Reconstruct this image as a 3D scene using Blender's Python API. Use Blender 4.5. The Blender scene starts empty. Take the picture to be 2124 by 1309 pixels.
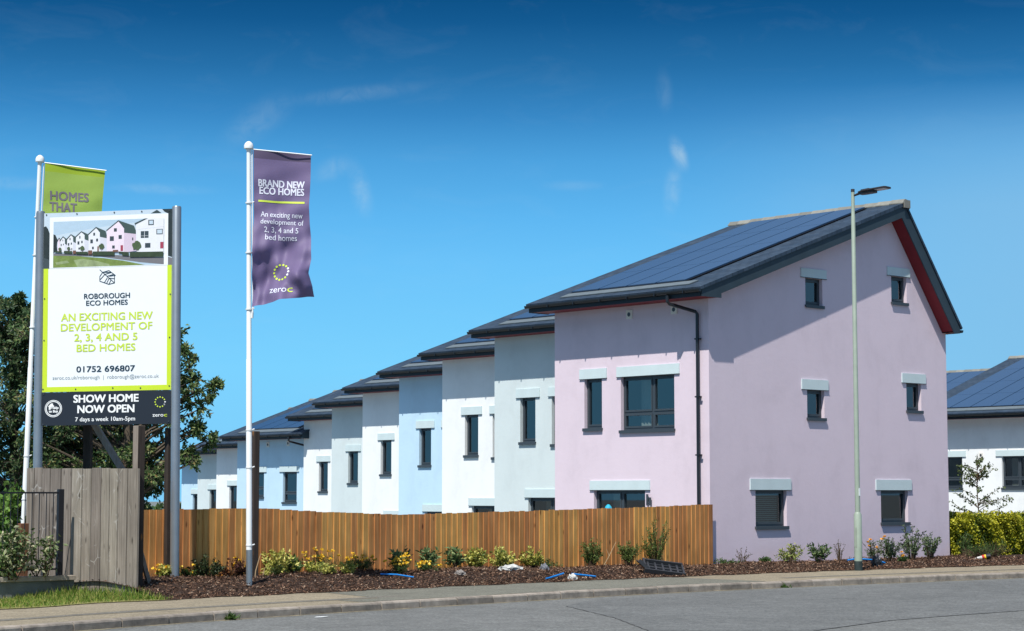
import bpy, bmesh, math, random
import numpy as np
from mathutils import Vector, Matrix
R = math.radians
random.seed(7); RNG = np.random.default_rng(7)
C = bpy.context.scene.collection
SC = bpy.context.scene

# ------------------------------------------------------------------ camera
cam_d = bpy.data.cameras.new('camera'); cam = bpy.data.objects.new('camera', cam_d); C.objects.link(cam)
cam.location = (0, 0, 1.78); cam.rotation_euler = (R(90 + 5.102), 0, 0)
cam_d.sensor_width = 36; cam_d.lens = 70.34; cam_d.clip_start = .5; cam_d.clip_end = 9000
SC.camera = cam
# ------------------------------------------------------------------ light
SUN = Vector((.395*math.cos(R(57.8)), .919*math.cos(R(57.8)), -math.sin(R(57.8))))   # the way sunlight travels
sl = bpy.data.lights.new('sun', 'SUN'); sl.energy = 4.55; sl.angle = R(.5); sl.color = (1, .96, .9)
so = bpy.data.objects.new('sun', sl); C.objects.link(so); so.rotation_euler = SUN.to_track_quat('-Z', 'Y').to_euler(); so.location = (-10, -20, 40)
SC.view_settings.view_transform = 'Standard'; SC.view_settings.look = 'None'
SC.view_settings.gamma = 1; SC.view_settings.exposure = .35
EXPO = 2**.35

def srgb(r, g, b):
    f = lambda c: (c/12.92 if c <= .04045 else ((c+.055)/1.055)**2.4)
    return tuple(f(x/255) for x in (r, g, b))

def nd(nt, typ, ins=None, **at):
    n = nt.nodes.new(typ)
    for k, v in at.items(): setattr(n, k, v)
    for k, v in (ins or {}).items():
        if isinstance(v, bpy.types.NodeSocket): nt.links.new(v, n.inputs[k])
        else: n.inputs[k].default_value = v
    return n
def ramp(nt, fac, stops, interp='LINEAR'):
    n = nt.nodes.new('ShaderNodeValToRGB'); nt.links.new(fac, n.inputs[0]); cr = n.color_ramp; cr.interpolation = interp
    while len(cr.elements) < len(stops): cr.elements.new(.5)
    for e, (p, c) in zip(cr.elements, stops): e.position = p; e.color = (*c, 1) if len(c) == 3 else c
    return n.outputs[0]

w = bpy.data.worlds.new('World'); SC.world = w; w.use_nodes = True; nt = w.node_tree; nt.nodes.clear()
sky = nd(nt, 'ShaderNodeTexSky', sky_type='NISHITA', sun_disc=False, sun_elevation=R(57.8), sun_rotation=math.atan2(-.395, -.919), air_density=1, dust_density=.3, ozone_density=1.5)
tc = nd(nt, 'ShaderNodeTexCoord'); sx = nd(nt, 'ShaderNodeSeparateXYZ', {0: tc.outputs['Generated']})
SKYB = .10
K = 1/(SKYB*EXPO)
zn = nd(nt, 'ShaderNodeMapRange', {0: sx.outputs[2], 1: 0., 2: .25, 3: 0., 4: 1.})
stops = [(0, srgb(130, 207, 250)), (.25, srgb(124, 210, 255)), (.46, srgb(108, 195, 250)), (.55, srgb(95, 183, 242)), (.66, srgb(78, 163, 224)), (.75, srgb(56, 136, 198)), (.84, srgb(38, 112, 170)), (.93, srgb(20, 90, 146)), (1, srgb(9, 77, 130))]
low = ramp(nt, zn.outputs[0], stops)
# thin cirrus wisps, placed by direction in the sky
wisp = None
nz = nd(nt, 'ShaderNodeTexNoise', {'Vector': nd(nt, 'ShaderNodeMapping', {0: tc.outputs['Generated'], 3: (22, 22, 60)}).outputs[0], 'Scale': 1., 'Detail': 6., 'Roughness': .62, 'Distortion': .8})
streak = nd(nt, 'ShaderNodeMapRange', {0: nz.outputs[0], 1: .52, 2: .85, 3: 0., 4: .035})
acc = streak.outputs[0]
def direction(px, py):
    t = 5.102*math.pi/180
    d = Vector(((px-1062)/4150, math.cos(t)-math.sin(t)*(654.5-py)/4150, math.sin(t)+math.cos(t)*(654.5-py)/4150)); return d.normalized()
nz2 = nd(nt, 'ShaderNodeTexNoise', {'Vector': tc.outputs['Generated'], 'Scale': 95., 'Detail': 7., 'Roughness': .6, 'Distortion': 1.2})
for (px, py, sxx, szz, tilt, amt) in [(1408, 318, .0055, .0125, .38, .42), (1395, 395, .0065, .018, -.1, .2), (1378, 190, .006, .016, .1, .07), (748, 395, .0075, .019, .25, .22), (690, 350, .016, .008, .4, .14), (535, 250, .03, .012, .6, .10), (740, 195, .05, .006, .12, .10), (330, 392, .04, .004, 0, .12), (1190, 385, .022, .004, 0, .10), (30, 380, .03, .005, 0, .12)]:
    d = direction(px, py)
    df = nd(nt, 'ShaderNodeVectorMath', {0: tc.outputs['Generated'], 1: d}, operation='SUBTRACT')
    rt = nd(nt, 'ShaderNodeVectorRotate', {'Vector': df.outputs[0], 'Angle': tilt}, rotation_type='Y_AXIS')
    sc_ = nd(nt, 'ShaderNodeVectorMath', {0: rt.outputs[0], 1: (1/sxx, 1/.03, 1/szz)}, operation='MULTIPLY')
    ln = nd(nt, 'ShaderNodeVectorMath', {0: sc_.outputs[0]}, operation='LENGTH')
    fo = nd(nt, 'ShaderNodeMapRange', {0: ln.outputs['Value'], 1: 1., 2: 0., 3: 0., 4: amt}, interpolation_type='SMOOTHERSTEP')
    tx = nd(nt, 'ShaderNodeMapRange', {0: nz2.outputs[0], 1: .30, 2: .62, 3: .25, 4: 1.})
    mu = nd(nt, 'ShaderNodeMath', {0: fo.outputs[0], 1: tx.outputs[0]}, operation='MULTIPLY')
    acc = nd(nt, 'ShaderNodeMath', {0: acc, 1: mu.outputs[0]}, operation='ADD').outputs[0]
mixc = nd(nt, 'ShaderNodeMix', {0: acc, 6: low, 7: (*srgb(205, 226, 232), 1)}, data_type='RGBA')
azi = nd(nt, 'ShaderNodeMapRange', {0: sx.outputs[0], 1: .04, 2: .26, 3: 0., 4: .75}, interpolation_type='SMOOTHSTEP')
azl = nd(nt, 'ShaderNodeMapRange', {0: sx.outputs[2], 1: .14, 2: .20, 3: 1., 4: 0.})
azm = nd(nt, 'ShaderNodeMath', {0: azi.outputs[0], 1: azl.outputs[0]}, operation='MULTIPLY')
mixc = nd(nt, 'ShaderNodeMix', {0: azm.outputs[0], 6: mixc.outputs[2], 7: (*srgb(133, 190, 230), 1)}, data_type='RGBA')
lowk = nd(nt, 'ShaderNodeVectorMath', {0: mixc.outputs[2], 3: K}, operation='SCALE')
hi = nd(nt, 'ShaderNodeMapRange', {0: sx.outputs[2], 1: .25, 2: .46, 3: 0., 4: 1.}, interpolation_type='SMOOTHSTEP')
mx = nd(nt, 'ShaderNodeMix', {0: hi.outputs[0], 6: lowk.outputs[0], 7: sky.outputs[0]}, data_type='RGBA')
bg = nd(nt, 'ShaderNodeBackground', {0: mx.outputs[2], 1: SKYB})
nt.links.new(bg.outputs[0], nd(nt, 'ShaderNodeOutputWorld').inputs[0])
w.cycles.sampling_method = 'NONE'

# ------------------------------------------------------------------ place frame: U runs along the road, V away from it
TH = R(48); U = Vector((math.sin(TH), math.cos(TH), 0)); V = Vector((-math.cos(TH), math.sin(TH), 0)); ROTZ = R(42)
def W(u, v, z=0): return U*u + V*v + Vector((0, 0, z))
def lerp_table(t, x):
    if x <= t[0][0]: return t[0][1]
    for (a, b), (c, d) in zip(t, t[1:]):
        if x <= c: return b + (d-b)*(x-a)/(c-a)
    return t[-1][1]
KERB = [(-60, 13.), (-10, 19.5), (5, 22.6), (10, 23.9), (13, 24.75), (15, 25.3), (17.5, 25.85), (20, 26.2), (23, 26.55), (27, 27.0), (30, 27.05), (34, 26.9), (38, 26.6), (44, 26.1), (60, 24.6), (120, 18)]
BACK = [(-60, 15.9), (-10, 22.4), (5, 25.6), (10, 27.), (13, 27.9), (15, 28.5), (17.5, 29.1), (20, 29.4), (25, 29.65), (29, 29.85), (34, 29.95), (38, 29.7), (44, 29.1), (60, 27.6), (120, 21)]
def smooth(f, t): return sum(lerp_table(t, f+d) for d in (-2, -1, 0, 1, 2))/5
kv = lambda u: smooth(u, KERB)
bv = lambda u: smooth(u, BACK)
def bed_h(u, v):
    t = max(0, min(1, (v-bv(u)-.05)/1.3)); t = t*t*(3-2*t)
    A = lerp_table([(20, .2), (27, .2), (34, .1), (50, .08)], u)
    return .02 + A*t + .035*t*math.sin(u*2.1)*math.sin(v*2.7+u*.6)
def land(u, v):
    return .1 - .042*max(0, v-33) if v < 300 else .1-.042*267

# ------------------------------------------------------------------ materials
def M(name, col, rough=.85, spec=.3, var=.0, scale=4., stretch=(1, 1, 1), bump=0., bscale=60., island=0., col2=None, detail=5., ramp2=None, metal=0., trans=0., coat=0., hue=0., bstretch=None):
    m = bpy.data.materials.new(name); m.use_nodes = True; nt = m.node_tree; b = nt.nodes['Principled BSDF']
    b.inputs['Roughness'].default_value = rough; b.inputs['Specular IOR Level'].default_value = spec; b.inputs['Metallic'].default_value = metal
    if coat: b.inputs['Coat Weight'].default_value = coat; b.inputs['Coat Roughness'].default_value = .05
    tc = nd(nt, 'ShaderNodeTexCoord'); mp = nd(nt, 'ShaderNodeMapping', {0: tc.outputs['Object'], 3: stretch})
    out = None
    if ramp2:
        gi = nd(nt, 'ShaderNodeNewGeometry'); out = ramp(nt, gi.outputs['Random Per Island'], ramp2)
    elif var or col2:
        n = nd(nt, 'ShaderNodeTexNoise', {'Vector': mp.outputs[0], 'Scale': scale, 'Detail': detail, 'Roughness': .6})
        a = tuple(c*(1-var) for c in col); bb = col2 or tuple(min(1, c*(1+var)) for c in col)
        out = ramp(nt, n.outputs[0], [(.3, a), (.7, bb)])
    if out is None:
        rgb = nd(nt, 'ShaderNodeRGB'); rgb.outputs[0].default_value = (*col, 1); out = rgb.outputs[0]
    if island or hue:
        gi = nd(nt, 'ShaderNodeNewGeometry')
        v = nd(nt, 'ShaderNodeMapRange', {0: gi.outputs['Random Per Island'], 3: 1-island, 4: 1+island})
        h = nd(nt, 'ShaderNodeMapRange', {0: gi.outputs['Random Per Island'], 3: .5-hue, 4: .5+hue})
        out = nd(nt, 'ShaderNodeHueSaturation', {'Hue': h.outputs[0], 'Value': v.outputs[0], 'Color': out}).outputs[0]
    nt.links.new(out, b.inputs['Base Color'])
    if bump:
        mp2 = nd(nt, 'ShaderNodeMapping', {0: tc.outputs['Object'], 3: bstretch or stretch})
        n2 = nd(nt, 'ShaderNodeTexNoise', {'Vector': mp2.outputs[0], 'Scale': bscale, 'Detail': 4., 'Roughness': .6})
        bp = nd(nt, 'ShaderNodeBump', {'Strength': bump, 'Distance': .02, 'Height': n2.outputs[0]}); nt.links.new(bp.outputs[0], b.inputs['Normal'])
    if trans:
        o = nt.nodes['Material Output']; tr = nd(nt, 'ShaderNodeBsdfTranslucent', {0: out}); ms = nd(nt, 'ShaderNodeMixShader', {0: trans, 1: b.outputs[0], 2: tr.outputs[0]}); nt.links.new(ms.outputs[0], o.inputs[0])
    m['bsdf'] = 1
    return m
def wall_mat(name, col): 
    m = M(name, col, rough=.92, spec=.2)
    nt = m.node_tree; b = nt.nodes['Principled BSDF']; tc = nd(nt, 'ShaderNodeTexCoord')
    n1 = nd(nt, 'ShaderNodeTexNoise', {'Vector': tc.outputs['Object'], 'Scale': .8, 'Detail': 6., 'Roughness': .65, 'Distortion': .6})
    n2 = nd(nt, 'ShaderNodeTexNoise', {'Vector': nd(nt, 'ShaderNodeMapping', {0: tc.outputs['Object'], 3: (1.2, 1.2, .5)}).outputs[0], 'Scale': 1., 'Detail': 5., 'Roughness': .7})
    ad = nd(nt, 'ShaderNodeMath', {0: n1.outputs[0], 1: n2.outputs[0]}, operation='ADD')
    c = ramp(nt, ad.outputs[0], [(.7, tuple(x*.925 for x in col)), (1.02, col), (1.3, tuple(min(1, x*1.025) for x in col))])
    cr = nt.nodes[-1]
    mr = nd(nt, 'ShaderNodeMapRange', {0: ad.outputs[0], 1: .6, 2: 1.4}); nt.links.new(mr.outputs[0], cr.inputs[0])
    for e, p in zip(cr.color_ramp.elements, (.15, .5, .85)): e.position = p
    nt.links.new(c, b.inputs['Base Color'])
    f1 = nd(nt, 'ShaderNodeTexNoise', {'Vector': tc.outputs['Object'], 'Scale': 7., 'Detail': 8., 'Roughness': .75})
    bp = nd(nt, 'ShaderNodeBump', {'Strength': .35, 'Distance': .012, 'Height': f1.outputs[0]}); nt.links.new(bp.outputs[0], b.inputs['Normal'])
    return m
m_lilac = wall_mat('lilac_render', (.70, .595, .66))
m_white = wall_mat('white_render', (.84, .86, .85))
m_grey = wall_mat('grey_render', (.62, .70, .70))
m_blue = wall_mat('blue_render', (.52, .71, .84))
m_lintel = M('lintel_stone', (.57, .68, .69), .8, var=.04, scale=3, bump=.15)
m_dark = M('anthracite', (.028, .038, .05), .45, .4, var=.1, scale=3)
m_frame = M('window_frame_grey', (.045, .058, .07), .4, .45)
m_barge = M('slate_blue_bargeboard', (.03, .05, .065), .55, .35, var=.12, scale=2)
m_inner = M('dim_interior', (.12, .115, .105), .9)
m_fascia = M('black_fascia', (.012, .017, .024), .5, .35)
m_red = M('red_soffit_paint', (.21, .02, .028), .6, .3, var=.08, scale=2)
m_black = M('black_plastic', (.012, .014, .018), .35, .5)
m_ridge = M('ridge_clay', (.20, .20, .175), .85, island=.18, var=.15, scale=6)
m_flash = M('lead_flashing', (.12, .15, .165), .6, .4, var=.12, scale=5)
m_seam = M('panel_backing', (.008, .009, .012), .5)
m_pv = M('solar_glass', (.012, .05, .115), .06, .6, coat=1., island=.10)
m_vent = M('vent_plastic', (.78, .76, .70), .6)
m_cloth = M('curtain_cloth', (.7, .7, .64), .9, trans=.3)
m_blind = M('blind_slats', (.25, .3, .3), .6)
def slate():
    m = M('roof_slate', (.09, .11, .14), .6, .3); nt = m.node_tree; b = nt.nodes['Principled BSDF']
    tc = nd(nt, 'ShaderNodeTexCoord'); s = nd(nt, 'ShaderNodeSeparateXYZ', {0: tc.outputs['Object']}); c = nd(nt, 'ShaderNodeCombineXYZ', {0: s.outputs[1], 1: s.outputs[0]})
    br = nd(nt, 'ShaderNodeTexBrick', {'Vector': c.outputs[0], 'Color1': (.024, .044, .072, 1), 'Color2': (.04, .062, .092, 1), 'Mortar': (.01, .016, .024, 1), 'Scale': 1., 'Mortar Size': .008, 'Brick Width': .3, 'Row Height': .2, 'Bias': 0.})
    n = nd(nt, 'ShaderNodeTexNoise', {'Vector': tc.outputs['Object'], 'Scale': 2.5, 'Detail': 5.}); hs = nd(nt, 'ShaderNodeHueSaturation', {'Value': nd(nt, 'ShaderNodeMapRange', {0: n.outputs[0], 1: .3, 2: .7, 3: .8, 4: 1.2}).outputs[0], 'Color': br.outputs[0]})
    nt.links.new(hs.outputs[0], b.inputs['Base Color'])
    sw = nd(nt, 'ShaderNodeMath', {0: s.outputs[0], 1: .2}, operation='FLOORED_MODULO')
    bp = nd(nt, 'ShaderNodeBump', {'Strength': .5, 'Distance': .05, 'Height': sw.outputs[0]}); nt.links.new(bp.outputs[0], b.inputs['Normal'])
    return m
m_slate = slate()
def glass():
    m = bpy.data.materials.new('window_glass'); m.use_nodes = True; nt = m.node_tree; nt.nodes.clear()
    lw = nd(nt, 'ShaderNodeLayerWeight'); pw = nd(nt, 'ShaderNodeMath', {0: lw.outputs['Facing'], 1: 5.}, operation='POWER'); fr = nd(nt, 'ShaderNodeMapRange', {0: pw.outputs[0], 1: 0., 2: 1., 3: .11, 4: 1.}); t = nd(nt, 'ShaderNodeBsdfTransparent', {0: (.57, .64, .64, 1)}); g = nd(nt, 'ShaderNodeBsdfGlossy', {0: (.95, .97, 1, 1), 'Roughness': .01})
    ms = nd(nt, 'ShaderNodeMixShader', {0: fr.outputs[0], 1: t.outputs[0], 2: g.outputs[0]}); nt.links.new(ms.outputs[0], nd(nt, 'ShaderNodeOutputMaterial').inputs[0]); return m
m_glass = glass()

# ------------------------------------------------------------------ mesh helpers
class MB:
    def __init__(s): s.v = []; s.f = []; s.m = []; s.cur = 0
    def poly(s, pts, flip=False):
        k = len(s.v); s.v += [tuple(p) for p in pts]; ix = list(range(k, k+len(pts))); s.f.append(ix[::-1] if flip else ix); s.m.append(s.cur)
    def box(s, x0, x1, y0, y1, z0, z1, T=None):
        P = [Vector((x, y, z)) for z in (z0, z1) for y in (y0, y1) for x in (x0, x1)]
        if T is not None: P = [T @ p for p in P]
        k = len(s.v); s.v += [tuple(p) for p in P]
        for f in ((0, 2, 3, 1), (4, 5, 7, 6), (0, 1, 5, 4), (2, 6, 7, 3), (0, 4, 6, 2), (1, 3, 7, 5)): s.f.append([k+i for i in f]); s.m.append(s.cur)
    def prism(s, prof, fn, a, b):          # prof 2-D outline, fn(p,q,t)->point, t from a to b
        k = len(s.v); n = len(prof)
        s.v += [tuple(fn(p, q, a)) for p, q in prof] + [tuple(fn(p, q, b)) for p, q in prof]
        for i in range(n): j = (i+1) % n; s.f.append([k+i, k+j, k+n+j, k+n+i]); s.m.append(s.cur)
        s.f.append([k+i for i in range(n)][::-1]); s.f.append([k+n+i for i in range(n)]); s.m += [s.cur]*2
    def tube(s, pts, rads, n=10, cap=True):
        pts = [Vector(p) for p in pts]; k0 = len(s.v)
        if not hasattr(rads, '__len__'): rads = [rads]*len(pts)
        for i, p in enumerate(pts):
            d = (pts[min(i+1, len(pts)-1)]-pts[max(i-1, 0)])
            if d.length < 1e-9: d = Vector((0, 0, 1))
            d.normalize(); a = d.orthogonal() if abs(d.z) < .9 else Vector((1, 0, 0)).cross(d); a.normalize(); b = d.cross(a)
            for j in range(n): t = 2*math.pi*j/n; s.v.append(tuple(p+(a*math.cos(t)+b*math.sin(t))*rads[i]))
        for i in range(len(pts)-1):
            for j in range(n): q = (j+1) % n; s.f.append([k0+i*n+j, k0+i*n+q, k0+(i+1)*n+q, k0+(i+1)*n+j]); s.m.append(s.cur)
        if cap: s.f.append([k0+j for j in range(n)][::-1]); s.f.append([k0+(len(pts)-1)*n+j for j in range(n)]); s.m += [s.cur]*2
    def build(s, name, mats, parent=None, smooth=False, bevel=0):
        me = bpy.data.meshes.new(name); me.from_pydata(s.v, [], s.f)
        for m in (mats if isinstance(mats, list) else [mats]): me.materials.append(m)
        me.polygons.foreach_set('material_index', s.m)
        bm = bmesh.new(); bm.from_mesh(me); bmesh.ops.recalc_face_normals(bm, faces=bm.faces); bm.to_mesh(me); bm.free()
        return link(name, me, parent, smooth, bevel)
def link(name, me, parent=None, smooth=False, bevel=0):
    o = bpy.data.objects.new(name, me); C.objects.link(o)
    if parent: o.parent = parent
    if smooth:
        me.polygons.foreach_set('use_smooth', [True]*len(me.polygons))
        try: me.set_sharp_from_angle(angle=R(40))
        except Exception: pass
    if bevel:
        b = o.modifiers.new('bevel', 'BEVEL'); b.width = bevel; b.segments = 2; b.limit_method = 'ANGLE'
    return o
def tag(o, label=None, cat=None, group=None, kind=None):
    for k, v in (('label', label), ('category', cat), ('group', group), ('kind', kind)):
        if v: o[k] = v
    return o
def thing(name, label, cat, loc=(0, 0, 0), rz=0, group=None):
    o = bpy.data.objects.new(name, None); C.objects.link(o); o.location = loc; o.rotation_euler = (0, 0, rz); o.empty_display_size = .2
    return tag(o, label, cat, group)
def copy_tree(o, parent=None, swap=None):
    c = o.copy(); C.objects.link(c); c.parent = parent
    if swap and c.name.split('.')[0] == 'wall': c.material_slots[0].link = 'OBJECT'; c.material_slots[0].material = swap
    for ch in list(o.children): copy_tree(ch, c, swap)
    return c
def struct(name, mb, m, **k): return tag(mb.build(name, m, **k), kind='structure')

def leaf_mesh(name, mats, base, dirs, length, width, parent=None, fold=.25, mi=None):
    """many single leaves: base points (n,3), directions (n,3), lengths, widths"""
    n = len(base); d = dirs/np.maximum(1e-6, np.linalg.norm(dirs, axis=1))[:, None]
    r = RNG.normal(size=(n, 3)); sd = np.cross(d, r); sd /= np.maximum(1e-6, np.linalg.norm(sd, axis=1))[:, None]; up = np.cross(sd, d)
    L = (length*np.ones(n))[:, None]; Wd = (width*np.ones(n))[:, None]
    q = np.stack([base, base+d*L*.45+sd*Wd*.5+up*Wd*fold, base+d*L-up*L*.12, base+d*L*.45-sd*Wd*.5+up*Wd*fold], 1).reshape(-1, 3)
    me = bpy.data.meshes.new(name); me.vertices.add(4*n); me.vertices.foreach_set('co', q.astype(np.float32).ravel())
    ix = np.arange(n)[:, None]*4
    tri = np.concatenate([ix+np.array([0, 1, 2]), ix+np.array([0, 2, 3])], 1).reshape(-1, 3)
    me.loops.add(6*n); me.loops.foreach_set('vertex_index', tri.astype(np.int32).ravel())
    me.polygons.add(2*n); me.polygons.foreach_set('loop_start', (np.arange(2*n)*3).astype(np.int32)); me.polygons.foreach_set('loop_total', np.full(2*n, 3, np.int32))
    for m in (mats if isinstance(mats, list) else [mats]): me.materials.append(m)
    if mi is not None: me.polygons.foreach_set('material_index', np.repeat(mi, 2).astype(np.int32))
    me.update(); me.validate()
    return link(name, me, parent)

# ================================================================== SETTING
m_ground = M('rough_ground', (.15, .17, .165), .95, var=.3, scale=.3)
m_road = M('road_asphalt', (.15, .15, .15), .9, .25)
def asphalt(m, c, grains=.5):
    nt = m.node_tree; b = nt.nodes['Principled BSDF']; tc = nd(nt, 'ShaderNodeTexCoord')
    big = nd(nt, 'ShaderNodeTexNoise', {'Vector': tc.outputs['Object'], 'Scale': .35, 'Detail': 5., 'Roughness': .6})
    fine = nd(nt, 'ShaderNodeTexNoise', {'Vector': tc.outputs['Object'], 'Scale': 22., 'Detail': 4., 'Roughness': .8})
    vo = nd(nt, 'ShaderNodeTexVoronoi', {'Vector': tc.outputs['Object'], 'Scale': 28.})
    g = ramp(nt, vo.outputs['Color'], [(.0, (.72,)*3), (.7, (1,)*3), (.93, (1.25,)*3), (1, (1.8,)*3)])
    bg = ramp(nt, big.outputs[0], [(.3, tuple(x*.88 for x in c)), (.7, tuple(x*1.1 for x in c))])
    fg = ramp(nt, fine.outputs[0], [(.3, (.5,)*3), (.7, (1.45,)*3)])
    md = nd(nt, 'ShaderNodeTexNoise', {'Vector': tc.outputs['Object'], 'Scale': 3.2, 'Detail': 8., 'Roughness': .8}); mg = ramp(nt, md.outputs[0], [(.32, (.76,)*3), (.68, (1.22,)*3)])
    bg = nd(nt, 'ShaderNodeMix', {0: 1., 6: bg, 7: mg}, data_type='RGBA', blend_type='MULTIPLY').outputs[2]
    a = nd(nt, 'ShaderNodeMix', {0: 1., 6: bg, 7: fg}, data_type='RGBA', blend_type='MULTIPLY')
    a2 = nd(nt, 'ShaderNodeMix', {0: grains, 6: a.outputs[2], 7: g}, data_type='RGBA', blend_type='MULTIPLY')
    nt.links.new(a2.outputs[2], b.inputs['Base Color'])
    bp = nd(nt, 'ShaderNodeBump', {'Strength': .5, 'Distance': .01, 'Height': fine.outputs[0]}); nt.links.new(bp.outputs[0], b.inputs['Normal'])
    return m
asphalt(m_road, (.155, .16, .153))
m_road2 = asphalt(M('road_patch_asphalt', (.15, .15, .15), .9, .25), (.138, .144, .140))
m_seal = M('bitumen_seal', (.075, .076, .075), .8, var=.3, scale=6)
m_pave = asphalt(M('pavement_asphalt', (.3, .28, .24), .95, .2), (.258, .222, .158), .35)
m_pave2 = asphalt(M('pavement_trench_asphalt', (.2, .2, .2), .95, .2), (.165, .155, .13), .35)
m_kerb = M('kerb_concrete', (.275, .24, .20), .9, island=.22, var=.35, scale=5, bump=.3)

def strip(f0, f1, us, z0, z1=None):
    mb = MB(); a = [W(u, f0(u), z0) for u in us]; b = [W(u, f1(u), z0 if z1 is None else z1) for u in us]
    for i in range(len(us)-1): mb.poly([a[i], a[i+1], b[i+1], b[i]])
    return mb
# the land: one sheet out to the horizon, falling away behind the houses
mb = MB(); us = [-3000, -800, -200, -60, -10, 10, 20, 30, 40, 60, 120, 300, 900, 3000]; vs = [-3000, -600, -100, -20, 10, 22, 30, 33, 60, 120, 300, 600, 1200, 3000]
def lz(u, v): return -.35 if v < 30.5 else land(u, v)-(.12 if v < 34 else 0)
for i in range(len(us)-1):
    for j in range(len(vs)-1):
        mb.poly([W(a, b, lz(a, b)) for a, b in ((us[i], vs[j]), (us[i+1], vs[j]), (us[i+1], vs[j+1]), (us[i], vs[j+1]))])
struct('ground', mb, m_ground)
ul = [x*.5-60 for x in range(0, 361)]
struct('road', strip(lambda u: kv(u)-42, lambda u: kv(u)-.07, ul, -.125), m_road)
struct('pavement', strip(lambda u: kv(u)+.12, lambda u: bv(u)+.25, ul, 0.), m_pave)
# repaired areas of the road and the trench along the pavement
mb = MB(); a = [(20.3, 19.7), (22.03, 22.1), (23.7, 24.95), (25.0, 25.9), (27, 26.35), (30, 26.4), (34, 26.2), (40, 25.7), (46, 25.2), (46, 19.05), (28.4, 18.98), (26.5, 18.96), (24.6, 18.84), (22.0, 18.15)]
mb.poly([W(u, v, -.121) for u, v in a]); struct('road_patch', mb, m_road2)
mb = MB()
for p in ([(20.3, 19.7), (22.03, 22.1), (23.7, 24.95)], [(22.0, 18.15), (24.6, 18.84), (26.5, 18.96), (28.4, 18.98), (46, 19.05)]):
    for (a, b), (c, d) in zip(p, p[1:]):
        n = 14
        for i in range(n):
            q = [(a+(c-a)*(i+t)/n+.02*math.sin((i+t)*2.3), b+(d-b)*(i+t)/n+.02*math.sin((i+t)*3.1)) for t in (0, 1)]
            wd = .012
            mb.poly([W(q[0][0], q[0][1]-wd, -.117), W(q[1][0], q[1][1]-wd, -.117), W(q[1][0], q[1][1]+wd, -.117), W(q[0][0], q[0][1]+wd, -.117)])
struct('road_joint', mb, m_seal)
u2 = [x*.25 for x in range(20, 90)]
struct('pavement_trench', strip(lambda u: kv(u)+1.0+.02*math.sin(u*3), lambda u: kv(u)+1.3+.03*math.sin(u*2+1), u2, .004), m_pave2)
u3 = [x*.5 for x in range(41, 64)]
struct('pavement_patch', strip(lambda u: kv(u)+.2, lambda u: bv(u)+.1 if u > 21.6 else kv(u)+.9, u3, .0035), asphalt(M('pavement_grey_asphalt', (.2, .2, .2), .95, .2), (.165, .165, .135), .35))
u4 = [x*.5 for x in range(66, 110)]
struct('pavement_trench', strip(lambda u: kv(u)+1.0+.02*math.sin(u*3), lambda u: kv(u)+1.25+.03*math.sin(u*2+1), u4, .0045), m_pave2)
mb = MB(); u = -58
while u < 118:
    L_ = .915; j = random.uniform(-.006, .006); T = [W(u+.011, kv(u)), W(u+L_-.011, kv(u+L_))]
    d = (T[1]-T[0]).normalized(); n = Vector((-d.y, d.x, 0)); h = .006+random.uniform(-.006, .006); j2 = random.uniform(-.01, .01)
    pr = [(-.07+j, -.25), (-.068+j, h-.032), (-.055+j, h-.009), (-.03+j, h), (.125, h), (.125, -.25)]
    mb.prism(pr, lambda p, q, t: T[0]+(T[1]-T[0])*t+n*(p+(j2 if t else 0))+Vector((0, 0, q)), 0, 1); u += L_
struct('kerb', mb, m_kerb)
# planting bed
m_soil = M('bark_soil', (.035, .02, .013), .95, var=.5, scale=14, bump=.8, bscale=30)
mb = MB(); us = [18.42+x*.25 for x in range(0, 150)]; N = 14
def bedp(u, t):
    v0 = bv(u)+.0+.09*math.sin(u*3.3)+.05*math.sin(u*7.1); v = v0+(32.62-v0)*t if u < 45.6 else v0+4*t
    return W(u, v, bed_h(u, v)+(.0 if t else -.012))
for i in range(len(us)-1):
    for k in range(N): mb.poly([bedp(us[i], k/N), bedp(us[i+1], k/N), bedp(us[i+1], (k+1)/N), bedp(us[i], (k+1)/N)])
struct('planting_bed', mb, m_soil)
m_chip = M('bark_chip', (.1, .06, .04), .85, ramp2=[(0, (.026, .013, .008)), (.4, (.085, .042, .024)), (.75, (.165, .09, .056)), (.94, (.30, .19, .125)), (1, (.48, .37, .27))])
n = 44000; uu = RNG.uniform(18.45, 46., n); tt = RNG.random(n)**1.15
pos = np.zeros((n, 3))
for i in range(n):
    u = uu[i]; v0 = bv(u)-.03+.09*math.sin(u*3.3)+.05*math.sin(u*7.1)-(.16*RNG.random()**2 if tt[i] < .06 else 0); v = v0+(32.4-v0)*tt[i]; p = W(u, v, max(.008, bed_h(u, max(v, bv(u)))+RNG.uniform(0, .025))); pos[i] = p
dr = RNG.normal(size=(n, 3)); dr[:, 2] *= .35
tag(leaf_mesh('bark_mulch', m_chip, pos, dr, RNG.uniform(.03, .085, n), RNG.uniform(.01, .028, n), fold=.2), kind='stuff')
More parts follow.
